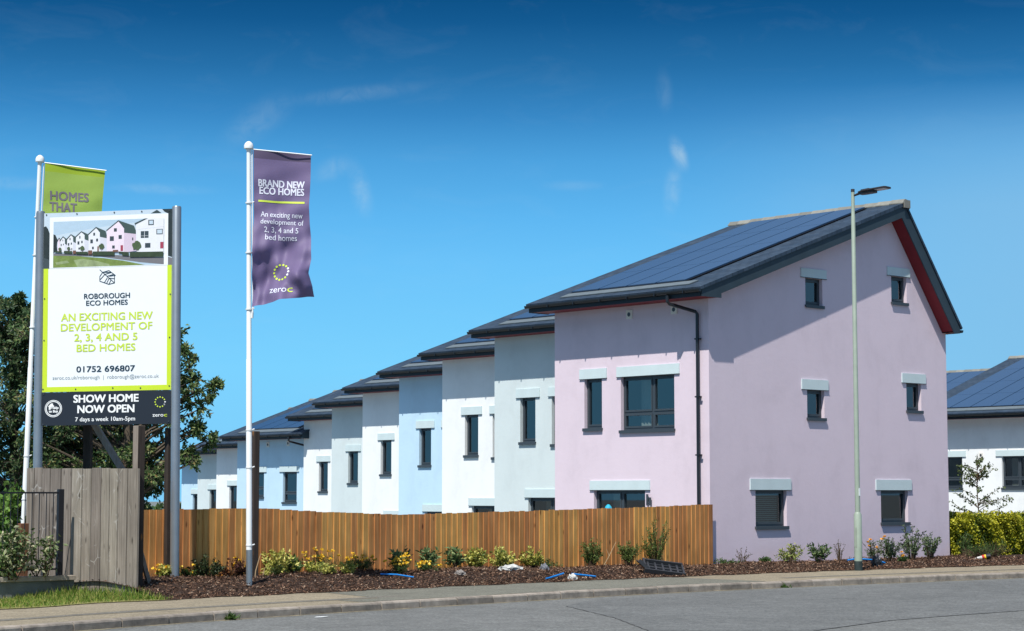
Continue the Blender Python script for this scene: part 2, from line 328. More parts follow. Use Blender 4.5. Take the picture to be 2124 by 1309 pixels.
# verge grass beside the weathered boards
m_grass = M('grass_blade', (.1, .15, .03), .8, ramp2=[(0, (.08, .17, .02)), (.5, (.17, .27, .04)), (.8, (.30, .32, .07)), (1, (.5, .44, .17))], trans=.3)
mb = MB(); us = [2+x*.5 for x in range(0, 34)]
for i in range(len(us)-1):
    for k in range(6):
        g = lambda u, t: W(u, bv(u)+.12*math.sin(u*2.3)+(33.4-bv(u))*t, .012-.10*t)
        mb.poly([g(us[i], k/6), g(us[i+1], k/6), g(us[i+1], (k+1)/6), g(us[i], (k+1)/6)])
struct('verge', mb, M('verge_soil', (.22, .21, .075), .95, var=.4, scale=6, bump=.4))
n = 15000; uu = RNG.uniform(10, 18.5, n); t = RNG.random(n); pos = np.zeros((n, 3)); dr = RNG.normal(size=(n, 3))*.45; dr[:, 2] = 1; ln = np.zeros(n)
for i in range(n):
    v0 = bv(uu[i])+.12*math.sin(uu[i]*2.3)-.08*RNG.random()**2; v = v0+(32.6-v0)*t[i]; pos[i] = W(uu[i], v, .012-.10*t[i]); tall = max(0, 1-abs(uu[i]-18.1)/1.3)*max(0, min(1, (v-v0)/.8)); ln[i] = RNG.uniform(.03, .1)+tall*RNG.uniform(.02, .24)
tag(leaf_mesh('verge_grass', m_grass, pos, dr, ln, RNG.uniform(.008, .016, n), fold=.1), kind='stuff')
# far hills
mb = MB(); m_hill = M('hill_woods', (.06, .1, .09), .95, var=.3, scale=.02)
for i in range(60):
    a0, a1 = [R(-50+i*1.7+k*1.7) for k in (0, 1)]
    hh = lambda a: -2+6*math.sin(a*9)+4*math.sin(a*23+1)
    P = lambda a, r, z: Vector((math.sin(a)*r, math.cos(a)*r, z))
    mb.poly([P(a0, 1300, -14), P(a1, 1300, -14), P(a1, 1700, hh(a1)), P(a0, 1700, hh(a0))]); mb.poly([P(a0, 1700, hh(a0)), P(a1, 1700, hh(a1)), P(a1, 2300, -14), P(a0, 2300, -14)])
struct('hills', mb, m_hill)

# ================================================================== HOUSES
# house frame: x = into the house from its long eaves front, y = along the front, z up; roof 20 degrees at the front, steeper behind
SL, SR, RS, RZ = .349, 1.32, 7.3, 9.50
WD = 9.55
def top(s): return RZ-SL*(RS-s) if s < RS else RZ-SR*(s-RS)
def low(s): return min(9.117-SL*(RS-s), 8.9-SR*(s-RS))
PF = lambda a, z, dep: Vector((dep, a, z))       # front wall: a = along y
PG = lambda a, z, dep: Vector((a, dep, z))       # gable wall: a = along x
def holed(mb, outline, holes, P, depth=.16):
    bm = bmesh.new(); vs = [bm.verts.new((a, 0, z)) for a, z in outline]; bm.faces.new(vs)
    for (a0, a1, z0, z1) in holes:
        for co, no in (((a0, 0, 0), (1, 0, 0)), ((a1, 0, 0), (1, 0, 0)), ((0, 0, z0), (0, 0, 1)), ((0, 0, z1), (0, 0, 1))):
            bmesh.ops.bisect_plane(bm, geom=bm.verts[:]+bm.edges[:]+bm.faces[:], plane_co=co, plane_no=no, dist=1e-5)
    for f in bm.faces:
        c = f.calc_center_median()
        if not any(a0 < c.x < a1 and z0 < c.z < z1 for (a0, a1, z0, z1) in holes): mb.poly([P(v.co.x, v.co.z, 0) for v in f.verts])
    bm.free()
    for (a0, a1, z0, z1) in holes:
        for (p, q) in (((a0, z0), (a1, z0)), ((a1, z0), (a1, z1)), ((a1, z1), (a0, z1)), ((a0, z1), (a0, z0))):
            mb.poly([P(*p, 0), P(*q, 0), P(*q, depth), P(*p, depth)])
def window(par, P, a0, a1, z0, z1, vert=(), hor=(), sill=True, dress=None, name='window'):
    """frame with mullions, glass, sill and what hangs behind the glass; a0<a1"""
    def bx(mb, x0, x1, y0, y1, d0, d1):
        k = len(mb.v); mb.box(x0, x1, y0, y1, d0, d1); mb.v[k:] = [tuple(P(v[0], v[1], v[2])) for v in mb.v[k:]]
    f = MB(); t = .055; e = .004; D0, D1 = .10, .165
    bx(f, a0+e, a1-e, z0+e, z0+t, D0, D1); bx(f, a0+e, a1-e, z1-t, z1-e, D0, D1); bx(f, a0+e, a0+t, z0+t, z1-t, D0, D1); bx(f, a1-t, a1-e, z0+t, z1-t, D0, D1)
    xs = [a0+t]+[c for m in vert for c in (m-.035, m+.035)]+[a1-t]; zs = [z0+t]+[c for m in hor for c in (m-.03, m+.03)]+[z1-t]
    for m in vert: bx(f, m-.035, m+.035, z0+t, z1-t, D0+.002, D1)
    for m in hor:
        for i in range(0, len(xs), 2): bx(f, xs[i], xs[i+1], m-.03, m+.03, D0+.004, D1)
    g = MB()
    for i in range(0, len(xs), 2):
        for j in range(0, len(zs), 2):
            x0, x1, y0, y1 = xs[i], xs[i+1], zs[j], zs[j+1]; c = .035
            bx(f, x0, x1, y0, y0+c+.012, D0-.012, D1-.01); bx(f, x0, x1, y1-c, y1, D0-.012, D1-.01); bx(f, x0, x0+c, y0+c+.012, y1-c, D0-.012, D1-.01); bx(f, x1-c, x1, y0+c+.012, y1-c, D0-.012, D1-.01)
            g.poly([P(x0+c, y0+c, .135), P(x1-c, y0+c, .135), P(x1-c, y1-c, .135), P(x0+c, y1-c, .135)])
    fo = f.build(name, m_frame, par)
    g.build('pane', m_glass, fo)
    if sill:
        s = MB(); bx(s, a0-.03, a1+.03, z0-.045, z0+.003, -.055, .1); bx(s, a0-.03, a1+.03, z0-.075, z0-.045, -.055, -.035); s.build('sill', m_frame, fo)
    if dress == 'blind':
        b = MB(); zz = z1-.08
        while zz > z0+.1: bx(b, a0+.09, a1-.09, zz-.014, zz+.014, .24, .252); zz -= .05
        b.build('blind', m_blind, fo)
    elif dress:
        b = MB(); lo, hi = dress; n = 14; x0 = a0+(a1-a0)*lo; x1 = a0+(a1-a0)*hi
        for i in range(n):
            p = [(x0+(x1-x0)*(i+k)/n, .62+.02*math.sin((i+k)*2.2)) for k in (0, 1)]
            b.poly([P(p[0][0], z0-.02, p[0][1]), P(p[1][0], z0-.02, p[1][1]), P(p[1][0], z1, p[1][1]), P(p[0][0], z1, p[0][1])])
        b.build('curtain', m_cloth, fo)
    return fo
def lintel(par, P, a0, a1, z0, z1):
    mb = MB(); mb.box(a0, a1, z0, z1, -.028, .012); mb.v = [tuple(P(*v)) for v in mb.v]
    mb.build('lintel', m_lintel, par)
    fl = MB(); fl.box(a0-.004, a1+.004, z0-.012, z0-.001, -.036, .0); fl.v = [tuple(P(*v)) for v in fl.v]; fl.build('lintel_drip', m_frame, par)

def house(label, wallm, loc, d0=0., d1=5.41, front=(), gable=(), doors=(), lint=(), glint=(), vents=(), pipe=None, panels=(.65, 4), near=.4, extra=None, group='rendered houses with solar roofs', base=-1.6):
    h = thing('terraced_house', label, 'house', loc, ROTZ, group)
    z0w = base
    ov = lambda s: low(s)+.012
    # walls
    mb = MB()
    holed(mb, [(d0, z0w), (d1, z0w), (d1, 6.50), (d0, 6.50)], [x[:4] for x in front]+[x[:4] for x in doors], PF)
    eL, eR = 6.50, 6.15
    prof = [(0, z0w), (WD, z0w), (WD, eR), (9.39, ov(9.39)), (7.171, ov(7.171)), (0, ov(0))]
    holed(mb, prof, [x[:4] for x in gable], lambda a, z, dep: Vector((a, d0+dep, z)))
    mb.poly([Vector((a, d1, z)) for a, z in prof]); mb.poly([Vector((WD, d0, z0w)), Vector((WD, d1, z0w)), Vector((WD, d1, eR)), Vector((WD, d0, eR))])
    wl = mb.build('wall', wallm, h)
    # roof slab
    a, b = d0-near, d1+.28
    mb = MB(); t = .07
    mb.prism([(-.74, top(-.74)), (RS, RZ), (9.74, top(9.74)), (9.74-.05, top(9.74)-t*.6), (RS, RZ-t*1.4), (-.72, top(-.74)-t)], lambda p, q, y: Vector((p, y, q)), a-.03, b+.03)
    rf = mb.build('roof', m_slate, h)
    # ridge tiles
    mb = MB(); y = a-.05; hw = .16
    while y < b+.02:
        y1 = min(y+.45, b+.06); k = .012
        mb.prism([(RS-hw, RZ-SL*hw+.025), (RS-.05, RZ+.075), (RS+.05, RZ+.06), (RS+hw*.9, RZ-SR*hw*.9+.03), (RS+hw*.8, RZ-SR*hw*.9), (RS, RZ+.01), (RS-hw, RZ-SL*hw)], lambda p, q, yy: Vector((p, yy, q+(k if yy > y+.1 else 0))), y, y1-.012); y = y1
    mb.box(RS-.12, RS+.14, a-.075, a-.05, RZ-.16, RZ+.05)
    mb.build('ridge_tiles', m_ridge, rf)
    # bargeboards with box ends
    tt = .062
    bp = [(-.66, 6.47), (.03, 6.47), (.03, low(.03)), (7.171, low(7.171)), (9.37, low(9.37)), (9.40, 6.13), (9.66, 6.13), (9.66, top(9.66)-.06), (RS, RZ-.1), (-.66, top(-.66)-tt-.012)]
    for ya, yb in ((a, a+.03), (b-.03, b)):
        mb = MB(); mb.prism(bp, lambda p, q, y: Vector((p, y, q)), ya, yb); mb.build('bargeboard', m_barge, h)
    # red soffits: flat under the eaves, sloping under the verge
    mb = MB(); y0, y1 = a+.03, b-.03
    mb.poly([(-.655, y0, 6.485), (-.003, y0, 6.485), (-.003, y1, 6.485), (-.655, y1, 6.485)])
    mb.poly([(WD+.003, y0, 6.145), (9.655, y0, 6.145), (9.655, y1, 6.145), (WD+.003, y1, 6.145)])
    for ya, yb in ((y0, d0-.003), (d1+.003, y1)):
        mb.poly([(.03, ya, low(.03)+.02), (7.171, ya, low(7.171)+.02), (7.171, yb, low(7.171)+.02), (.03, yb, low(.03)+.02)])
        mb.poly([(7.171, ya, low(7.171)+.02), (9.38, ya, low(9.38)+.02), (9.38, yb, low(9.38)+.02), (7.171, yb, low(7.171)+.02)])
        mb.poly([(-.655, ya, 6.486), (.03, ya, 6.486), (.03, yb, 6.486), (-.655, yb, 6.486)]); mb.poly([(9.38, ya, 6.146), (9.655, ya, 6.146), (9.655, yb, 6.146), (9.38, yb, 6.146)])
    mb.build('soffit', m_red, h)
    mb = MB(); mb.box(-.68, -.66, a+.03, b-.03, 6.47, top(-.66)-.085); mb.build('fascia', m_fascia, h)
    mb = MB(); mb.box(9.66, 9.68, a+.03, b-.03, 6.13, top(9.66)-.085); mb.build('fascia', m_dark, h)
    # gutters with brackets
    for cx, cz, sgn in ((-.735, 6.645, -1), (9.74, 6.22, 1)):
        mb = MB(); arc = [(cx+.058*math.cos(t), cz+.075*math.sin(t)) for t in [math.pi+i*math.pi/8 for i in range(9)]]+[(cx+.05, cz), (cx-.05, cz)]
        mb.prism(arc, lambda p, q, y: Vector((p, y, q)), a-.01, b+.04)
        y = a+.5
        while y < b: mb.box(cx-.062, cx+.05, y-.015, y+.015, cz-.085, cz+.0); y += .95
        mb.build('gutter', m_black, h)
    # solar panels
    if panels:
        pa, nc = panels; T = Matrix.Translation((-.08, 0, top(-.08)+.02)) @ Matrix.Rotation(-math.atan(SL), 4, 'Y')
        cw = 1.01; ln = 1.87
        mb = MB(); mb.box(-.03, 4*ln+.03, pa-.03, pa+nc*cw+.03, .0, .018, T); bk = mb.build('panel_backing', m_seam, h)
        for i in range(nc):
            for j in range(4):
                mb = MB(); mb.box(j*ln+.008, (j+1)*ln-.008, pa+i*cw+.022, pa+(i+1)*cw-.022, .02, .05, T); mb.build('solar_panel', m_pv, h)
        mb = MB(); mb.box(-.40, -.035, pa-.45, pa+nc*cw+.05, -.012, .012, T); mb.build('panel_flashing', m_flash, h)
    # openings
    for x in front: window(h, PF, *x[:4], **(x[4] if len(x) > 4 else {}))
    PGn = lambda a_, z_, dep: Vector((a_, d0+dep, z_))
    for x in gable: window(h, PGn, *x[:4], **(x[4] if len(x) > 4 else {}))
    for x in doors: window(h, PF, *x[:4], sill=False, name='patio_door', **(x[4] if len(x) > 4 else {}))
    for x in lint: lintel(h, PF, *x)
    for x in glint: lintel(h, PGn, *x)
    for (dv, zv) in vents:
        mb = MB(); mb.box(-.03, -.002, dv-.10, dv+.10, zv-.11, zv+.11); vt = mb.build('vent', m_vent, h)
        mb = MB(); mb.prism([(dv+.05*math.cos(i*.6283), zv+.055*math.sin(i*.6283)) for i in range(10)], lambda p, q, t: Vector((t, p, q)), -.04, -.031); mb.build('vent_grille', m_frame, vt)
    if pipe is not None:
        mb = MB(); mb.tube([(-.735, pipe+.36, 6.55), (-.735, pipe+.36, 6.40), (-.70, pipe+.33, 6.35), (-.10, pipe+.03, 6.18), (-.075, pipe, 6.12), (-.075, pipe, z0w)], .042, 12)
        for z in (5.5, 4.1, 2.7, 1.4, .3): mb.box(-.12, 0, pipe-.06, pipe+.06, z, z+.035); mb.box(-.1, -.06, pipe-.12, pipe-.06, z, z+.03)
        mb.build('downpipe', m_black, h, smooth=True)
    # floors keep the rooms dark
    mb = MB()
    for z in (2.35, 4.95): mb.box(.2, WD-.1, d0+.2, d1-.05, z, z+.2)
    mb.box(4.5, 4.6, d0+.2, d1-.05, z0w, 6.4)
    mb.build('inner_floors', m_inner, h)
    return h

A = (3.665, 4.305, 3.45, 4.72, dict(dress=(.1, .5)))
B = (1.145, 2.99, 3.37, 4.71, dict(vert=(1.95,), hor=(3.80,), dress=(.62, .93)))
DOOR = (2.16, 3.97, -.35, 1.88, dict(vert=(3.05,), dress=(.7, .95)))
LA, LB, LD = (3.48, 4.465, 4.715, 4.965), (.96, 3.12, 4.715, 4.965), (1.98, 4.10, 1.885, 2.12)
H0 = W(35.662, 32.53)
lilac = house('lilac end house with red soffit and gable windows beside the pavement', m_lilac, H0, front=[A, B], doors=[DOOR], lint=[LA, LB, LD],
    gable=[(3.635, 4.31, 6.56, 7.255, {}), (7.175, 7.84, 6.86, 7.56, {}), (3.65, 4.33, 3.70, 4.41, {}), (7.755, 8.40, 4.0, 4.73, {}), (1.64, 2.81, .99, 1.88, dict(dress='blind')), (6.585, 7.74, 1.04, 1.88, {})],
    glint=[(3.45, 4.46, 7.262, 7.49), (6.99, 7.97, 7.566, 7.79), (3.43, 4.475, 4.416, 4.67), (7.555, 8.59, 4.736, 4.985), (1.435, 2.967, 1.886, 2.155), (6.37, 7.89, 1.886, 2.155)],
    vents=[(2.66, 6.27), (1.12, 6.29)], pipe=.30, base=-.4)
mb = MB(); mb.tube([(-.06, 2.03, 1.50), (-.06, 2.03, 1.78)], .03, 12); mb.box(-.04, 0, 1.99, 2.07, 1.60, 1.68); mb.tube([(-.06, 1.93, 1.50), (-.06, 1.93, 1.70)], .028, 12); mb.build('wall_lamp', m_frame, lilac)
proto = house('grey house next to the lilac house, its second window cut off by it', m_grey, (0, 0, 0), front=[A, B], doors=[DOOR], lint=[LA, LB, LD])
ROW = [  # plan position of each house's corner, drop, render, label
    ((2.700, 5.42), .20, m_grey, None),
    ((5.275, 10.84), .46, m_white, 'white house stepping down beyond the first grey house'),
    ((7.87, 16.26), .69, m_blue, 'pale blue house between two white houses, narrow window with pale lintel'),
    ((10.47, 21.68), .94, m_white, 'white house stepping down behind the narrow pale blue house'),
    ((13.10, 27.10), 1.23, m_grey, 'grey house between two white houses lower down the row'),
    ((15.66, 32.52), 1.55, m_white, 'white house right next to the wide blue house'),
]
D2 = [(18.40, 43.36, 2.53, m_white, 'small far white house just left of the wide blue house'), (20.87, 48.78, 2.70, m_grey, 'small far grey house near the tree at the low end of the row'), (23.39, 54.20, 2.92, m_blue, 'farthest pale blue house beside the right sign post')]
for i, ((du, dv), dz, m, lab) in enumerate(ROW):
    o = proto if i == 0 else copy_tree(proto, None, m)
    o.location = H0+W(du, dv, -dz)
    if lab: o['label'] = lab
for du, dv, dz, m, lab in D2:
    o = copy_tree(proto, None, m); o.location = H0+W(du, dv, -dz); o['label'] = lab
wide = house('wide pale blue house with downpipe and two windows behind the timber post', m_blue, H0+W(15.91, 37.94, -2.30), front=[(.82, 1.86, 3.73, 5.05, dict(hor=(4.13,), dress=(.05, .4))), (3.30, 4.30, 3.95, 5.05, dict(hor=(4.35,)))], lint=[(.65, 2.1, 5.055, 5.31), (3.1, 4.6, 5.055, 5.31)], vents=[(3.0, 6.27), (1.47, 6.3)], pipe=.08)
RH = dict(d0=-4.2, panels=(-3.35, 8))
wr = [(-.3, 1.31, 3.63, 4.92, dict(vert=(.52,), hor=(4.02,), dress=(.75, .95))), (3.24, 4.5, 3.63, 4.92, dict(hor=(4.02,), dress=(.0, .3))), (-2.9, -1.5, 3.63, 4.92, dict(vert=(-2.2,), hor=(4.02,)))]
rh = house('white house with wide solar roof behind the yellow hedge', m_white, (20.88, 80.954, -1.6), front=wr, lint=[(-.55, 1.58, 4.925, 5.17), (3.05, 4.75, 4.925, 5.17), (-3.1, -1.3, 4.925, 5.17)], vents=[(2.3, 4.98)], group='rendered houses with solar roofs', **RH)
o = house('farther white house whose solar roof end shows between lilac gable and right house', m_white, Vector((20.88, 80.954, 0))+W(3.4, 8.6, -1.85), d0=-3., panels=(-1.5, 6))


# ================================================================== FENCES, WALL, POSTS
def wood(name, c0, c1, knots, grain=1., island=.22, hue=.012, ticks=None):
    m = bpy.data.materials.new(name); m.use_nodes = True; nt = m.node_tree; b = nt.nodes['Principled BSDF']; b.inputs['Roughness'].default_value = .85; b.inputs['Specular IOR Level'].default_value = .2
    tc = nd(nt, 'ShaderNodeTexCoord'); gi = nd(nt, 'ShaderNodeNewGeometry')
    off = nd(nt, 'ShaderNodeMath', {0: gi.outputs['Random Per Island'], 1: 37.}, operation='MULTIPLY')
    ov = nd(nt, 'ShaderNodeCombineXYZ', {0: off.outputs[0], 1: 0., 2: nd(nt, 'ShaderNodeMath', {0: off.outputs[0], 1: .02}, operation='MULTIPLY').outputs[0]})
    ad = nd(nt, 'ShaderNodeVectorMath', {0: tc.outputs['Object'], 1: ov.outputs[0]}, operation='ADD')
    g1 = nd(nt, 'ShaderNodeTexNoise', {'Vector': nd(nt, 'ShaderNodeMapping', {0: ad.outputs[0], 3: (22, 22, .9)}).outputs[0], 'Scale': grain, 'Detail': 6., 'Roughness': .65, 'Distortion': .5})
    g2 = nd(nt, 'ShaderNodeTexNoise', {'Vector': nd(nt, 'ShaderNodeMapping', {0: tc.outputs['Object'], 3: (1.2, 1.2, .8)}).outputs[0], 'Scale': 1.5, 'Detail': 5.})
    c = ramp(nt, g1.outputs[0], [(.28, c0), (.72, c1)])
    kx = nd(nt, 'ShaderNodeTexVoronoi', {'Vector': nd(nt, 'ShaderNodeMapping', {0: tc.outputs['Object'], 3: (6.9, 6.9, 2.6)}).outputs[0], 'Scale': 1., 'Randomness': .9})
    km = nd(nt, 'ShaderNodeMapRange', {0: kx.outputs['Distance'], 1: .07, 2: .22, 3: 1., 4: 0.})
    kk = nd(nt, 'ShaderNodeMath', {0: km.outputs[0], 1: nd(nt, 'ShaderNodeMapRange', {0: nd(nt, 'ShaderNodeSeparateColor', {0: kx.outputs['Color']}).outputs[0], 1: .55, 2: .7}).outputs[0]}, operation='MULTIPLY')
    mx = nd(nt, 'ShaderNodeMix', {0: kk.outputs[0], 6: c, 7: (*knots, 1)}, data_type='RGBA')
    hs = nd(nt, 'ShaderNodeHueSaturation', {'Hue': nd(nt, 'ShaderNodeMapRange', {0: gi.outputs['Random Per Island'], 3: .5-hue, 4: .5+hue}).outputs[0], 'Value': nd(nt, 'ShaderNodeMapRange', {0: gi.outputs['Random Per Island'], 3: 1-island, 4: 1+island}).outputs[0], 'Color': mx.outputs[2]})
    h2 = nd(nt, 'ShaderNodeHueSaturation', {'Value': nd(nt, 'ShaderNodeMapRange', {0: g2.outputs[0], 1: .3, 2: .7, 3: .8, 4: 1.15}).outputs[0], 'Color': hs.outputs[0]})
    fin = h2.outputs[0]
    if ticks:      # pale scrapes across the weathered boards
        tv = nd(nt, 'ShaderNodeTexVoronoi', {'Vector': nd(nt, 'ShaderNodeMapping', {0: ad.outputs[0], 3: (2.6, 2.6, 3.2), 2: (.25, .1, 0)}).outputs[0], 'Scale': 1., 'Randomness': 1.}, feature='DISTANCE_TO_EDGE')
        tn = nd(nt, 'ShaderNodeTexNoise', {'Vector': tc.outputs['Object'], 'Scale': 2.3, 'Detail': 3.})
        t1 = nd(nt, 'ShaderNodeMapRange', {0: tv.outputs['Distance'], 1: .0, 2: .035, 3: 1., 4: 0.}); t2 = nd(nt, 'ShaderNodeMapRange', {0: tn.outputs[0], 1: .56, 2: .66, 3: 0., 4: .7})
        tm = nd(nt, 'ShaderNodeMath', {0: t1.outputs[0], 1: t2.outputs[0]}, operation='MULTIPLY')
        fin = nd(nt, 'ShaderNodeMix', {0: tm.outputs[0], 6: fin, 7: (*ticks, 1)}, data_type='RGBA').outputs[2]
    nt.links.new(fin, b.inputs['Base Color'])
    bp = nd(nt, 'ShaderNodeBump', {'Strength': .35, 'Distance': .01, 'Height': g1.outputs[0]}); nt.links.new(bp.outputs[0], b.inputs['Normal'])
    return m
m_fence = wood('orange_treated_pine', (.40, .17, .046), (.69, .365, .13), (.14, .05, .015), island=.14, hue=.011)
m_grey_wood = wood('weathered_boards', (.14, .118, .096), (.33, .29, .245), (.055, .045, .036), island=.2, ticks=(.5, .48, .44))
m_dark_wood = wood('dark_timber', (.03, .024, .02), (.07, .055, .045), (.30, .14, .035), island=.05)
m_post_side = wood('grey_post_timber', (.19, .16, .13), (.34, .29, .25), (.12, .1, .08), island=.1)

FT = [(18.5, 1.47), (20, 1.49), (22.3, 1.51), (22.7, 1.505), (24, 1.43), (25.3, 1.385), (26.2, 1.36), (27.9, 1.39), (30.2, 1.42), (30.3, 1.43), (31.3, 1.45), (33.1, 1.475), (35.66, 1.545)]
fence = thing('board_fence', 'orange brown vertical board fence running up to the lilac house', 'fence', W(18.6, 32.42), ROTZ)
u = 18.6; bay = None; k = 0; rb = None
while u < 35.6:
    if bay is None or k % 20 == 0:
        if bay: bay.build('fence_panel', m_fence, fence)
        bay = MB(); u0 = u; u1 = min(u+20*.148, 35.6)
        for z in (.42, 1.15): bay.box(u0-18.6, u1-18.6-.01, .035, .085, z, z+.06)
    wd = min(.148, 35.62-u); t = lerp_table(FT, u+.07)+random.uniform(-.008, .008); x = u-18.6
    j = random.uniform(-.004, .004)
    bay.prism([(x, -.016+j), (x+wd+.012, .004+j), (x+wd+.012, .012+j), (x, .008+j)], lambda p, q, z: Vector((p, q, z)), .0, t)
    u += .148; k += 1
bay.build('fence_panel', m_fence, fence)

# weathered board panel with its tall end post, running away from the pavement
hd = thing('weathered_board_fence', 'grey weathered board panel with tall end post below the billboard', 'fence', W(18.48, 30.18), ROTZ)
mb = MB(); v = 0.; nb = 12; bw = 3.97/nb
wid = [random.uniform(.85, 1.15) for _ in range(nb)]; tot = sum(wid)
for i in range(nb):
    ww = wid[i]/tot*3.97; t = 2.225+.004*i/1.+random.uniform(-.012, .012)
    mb.box(-.012+random.uniform(-.006, .006), .022, v+.016, v+ww-.016, -.14, t); v += ww
mb.build('boards', m_grey_wood, hd)
mb = MB()
for z in (.5, 1.2, 1.95): mb.box(.03, .085, .3, 3.95, z, z+.09)
mb.box(.03, .10, 3.85, 3.95, 0, 2.2); mb.build('rail', m_grey_wood, hd)
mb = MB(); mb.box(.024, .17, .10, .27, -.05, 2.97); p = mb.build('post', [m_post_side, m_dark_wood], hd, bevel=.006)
for f in p.data.polygons: f.material_index = 1 if f.normal.y < -.5 or f.normal.x > .5 else 0  # road-side and right-hand faces dark timber, the other faces grey
T = Matrix.Translation((.14, .25, 1.0)) @ Matrix.Rotation(R(43), 4, 'Y') @ Matrix.Rotation(R(0), 4, 'Z')
mb = MB(); mb.tube([(.17, .27, .92), (.62, .55, .06)], .05, 4); mb.build('brace', m_post_side, hd)
# other leftover posts
def post(label, loc, h, wd, base=-.1, rz=ROTZ):
    t = thing('timber_post', label, 'post', loc, rz, 'leftover timber posts by the billboard')
    mb = MB(); mb.box(-wd/2, wd/2, -wd/2, wd/2, base, h); mb.build('post', m_dark_wood, t, bevel=.006); return t
t = post('dark square timber post standing right behind the tall white flagpole', (-4.80, 37.45, .12), 2.83, .125)
mb = MB(); mb.tube([(-.10, -.16, -.05), (-.05, -.14, .25), (.07, -.12, .56)], [.012, .01, .006], 6); mb.tube([(.05, -.18, -.05), (.12, -.14, .2), (.18, -.1, .3)], [.01, .008, .005], 6)
stick = mb.build('dry_stem', M('dry_stem', (.35, .25, .14), .8), t)
t = post('dark timber post half hidden behind the right metal billboard post', (-6.46, 37.75, .12), 2.9, .12)
t = post('short brown timber stub behind the black railing', W(17.9, 33.2), 1.25, .16); t.children[0].data.materials[0] = wood('brown_stub', (.15, .07, .035), (.26, .13, .07), (.08, .04, .02))

m_block = M('wall_block', (.16, .175, .165), .9, var=.25, scale=2.5, bump=.4, bscale=25)
m_cope = M('coping_stone', (.36, .31, .25), .9, var=.25, scale=4, bump=.3)
lw = thing('low_wall', 'low grey rendered wall with pale coping in front of the black railing', 'wall', W(18.40, 32.16), ROTZ)
mb = MB(); mb.box(-9, 0, .03, .2, -.15, .24); mb.build('wall', m_block, lw)
mb = MB(); x = -9.
while x < -.05: mb.box(x+.004, min(x+.6, .0)-.004, -.03, .26, .245, .33); x += .6
mb.build('coping', m_cope, lw, bevel=.008)
rl = thing('railing', 'black metal railing with thick end post on the low wall', 'railing', W(18.13, 32.26, .33), ROTZ)
m_iron = M('black_iron', (.012, .014, .02), .5, .4)
mb = MB(); mb.box(-.055, .055, -.04, .04, 0, 1.54); mb.build('post', m_iron, rl, bevel=.008)
for z in (.10, 1.46): mb = MB(); mb.box(-6, -.056, -.012, .012, z, z+.03); mb.build('rail', m_iron, rl)
for i in range(1, 43): mb = MB(); mb.tube([(-.14*i, 0, .13), (-.14*i, 0, 1.46)], .0085, 6); mb.build('bar', m_iron, rl)
mb = MB(); mb.box(-6.1, -5.99, -.04, .04, 0, 1.54); mb.build('post', m_iron, rl, bevel=.008)

# ================================================================== BILLBOARD
def hz(y, Y): return 1.78+Y*math.tan(math.atan((654.5-y)/4150)+R(5.102))     # height of a level seen at row y, Y metres away
FONTS = {}
def text_mesh(s, bold=0., sp=1.):
    cu = bpy.data.curves.new('t', 'FONT'); cu.body = s; cu.size = 1; cu.offset = bold; cu.space_character = sp; cu.resolution_u = 3; cu.align_x = 'LEFT'
    o = bpy.data.objects.new('t', cu); C.objects.link(o); dg = bpy.context.evaluated_depsgraph_get(); dg.update()
    me = bpy.data.meshes.new_from_object(o.evaluated_get(dg)); bpy.data.objects.remove(o); bpy.data.curves.remove(cu); return me
def lettering(s, x0, x1, y0, y1, F, mat, par, bold=.012, name='lettering', fine=False, sub=False):
    """words s fill the box x0..x1, y0 (top)..y1 (bottom) in design units; F maps design units to the object"""
    me = text_mesh(s, min(bold, 0))
    co = np.array([v.co for v in me.vertices]); a = co[:, :2].min(0); b = co[:, :2].max(0); e = max(0, bold)*(y1-y0)*1.25
    for v, c in zip(me.vertices, co): v.co = (x0+e+(c[0]-a[0])/(b[0]-a[0])*(x1-x0-2*e), y1-e*.6+(c[1]-a[1])/(b[1]-a[1])*(y0-y1+1.2*e), 0)
    if sub:
        bm = bmesh.new(); bm.from_mesh(me)
        bmesh.ops.triangulate(bm, faces=bm.faces); bmesh.ops.subdivide_edges(bm, edges=[e for e in bm.edges if e.calc_length() > 4], cuts=2); bm.to_mesh(me); bm.free()
    if e > 0:
        bm = bmesh.new(); bm.from_mesh(me); src = bm.faces[:]
        for i, (dx, dy) in enumerate(((-e, -.6*e), (-e, .6*e), (e, -.6*e), (e, .6*e))):
            d = bmesh.ops.duplicate(bm, geom=src)
            for v in d['geom']:
                if isinstance(v, bmesh.types.BMVert): v.co.x += dx; v.co.y += dy; v.co.z = (i+1)*.0004
        bm.to_mesh(me); bm.free()
    for v in me.vertices: z = v.co.z; v.co = F(v.co.x, v.co.y); v.co.y -= z
    me.materials.clear(); me.materials.append(mat); me.name = name; return link(name, me, par)

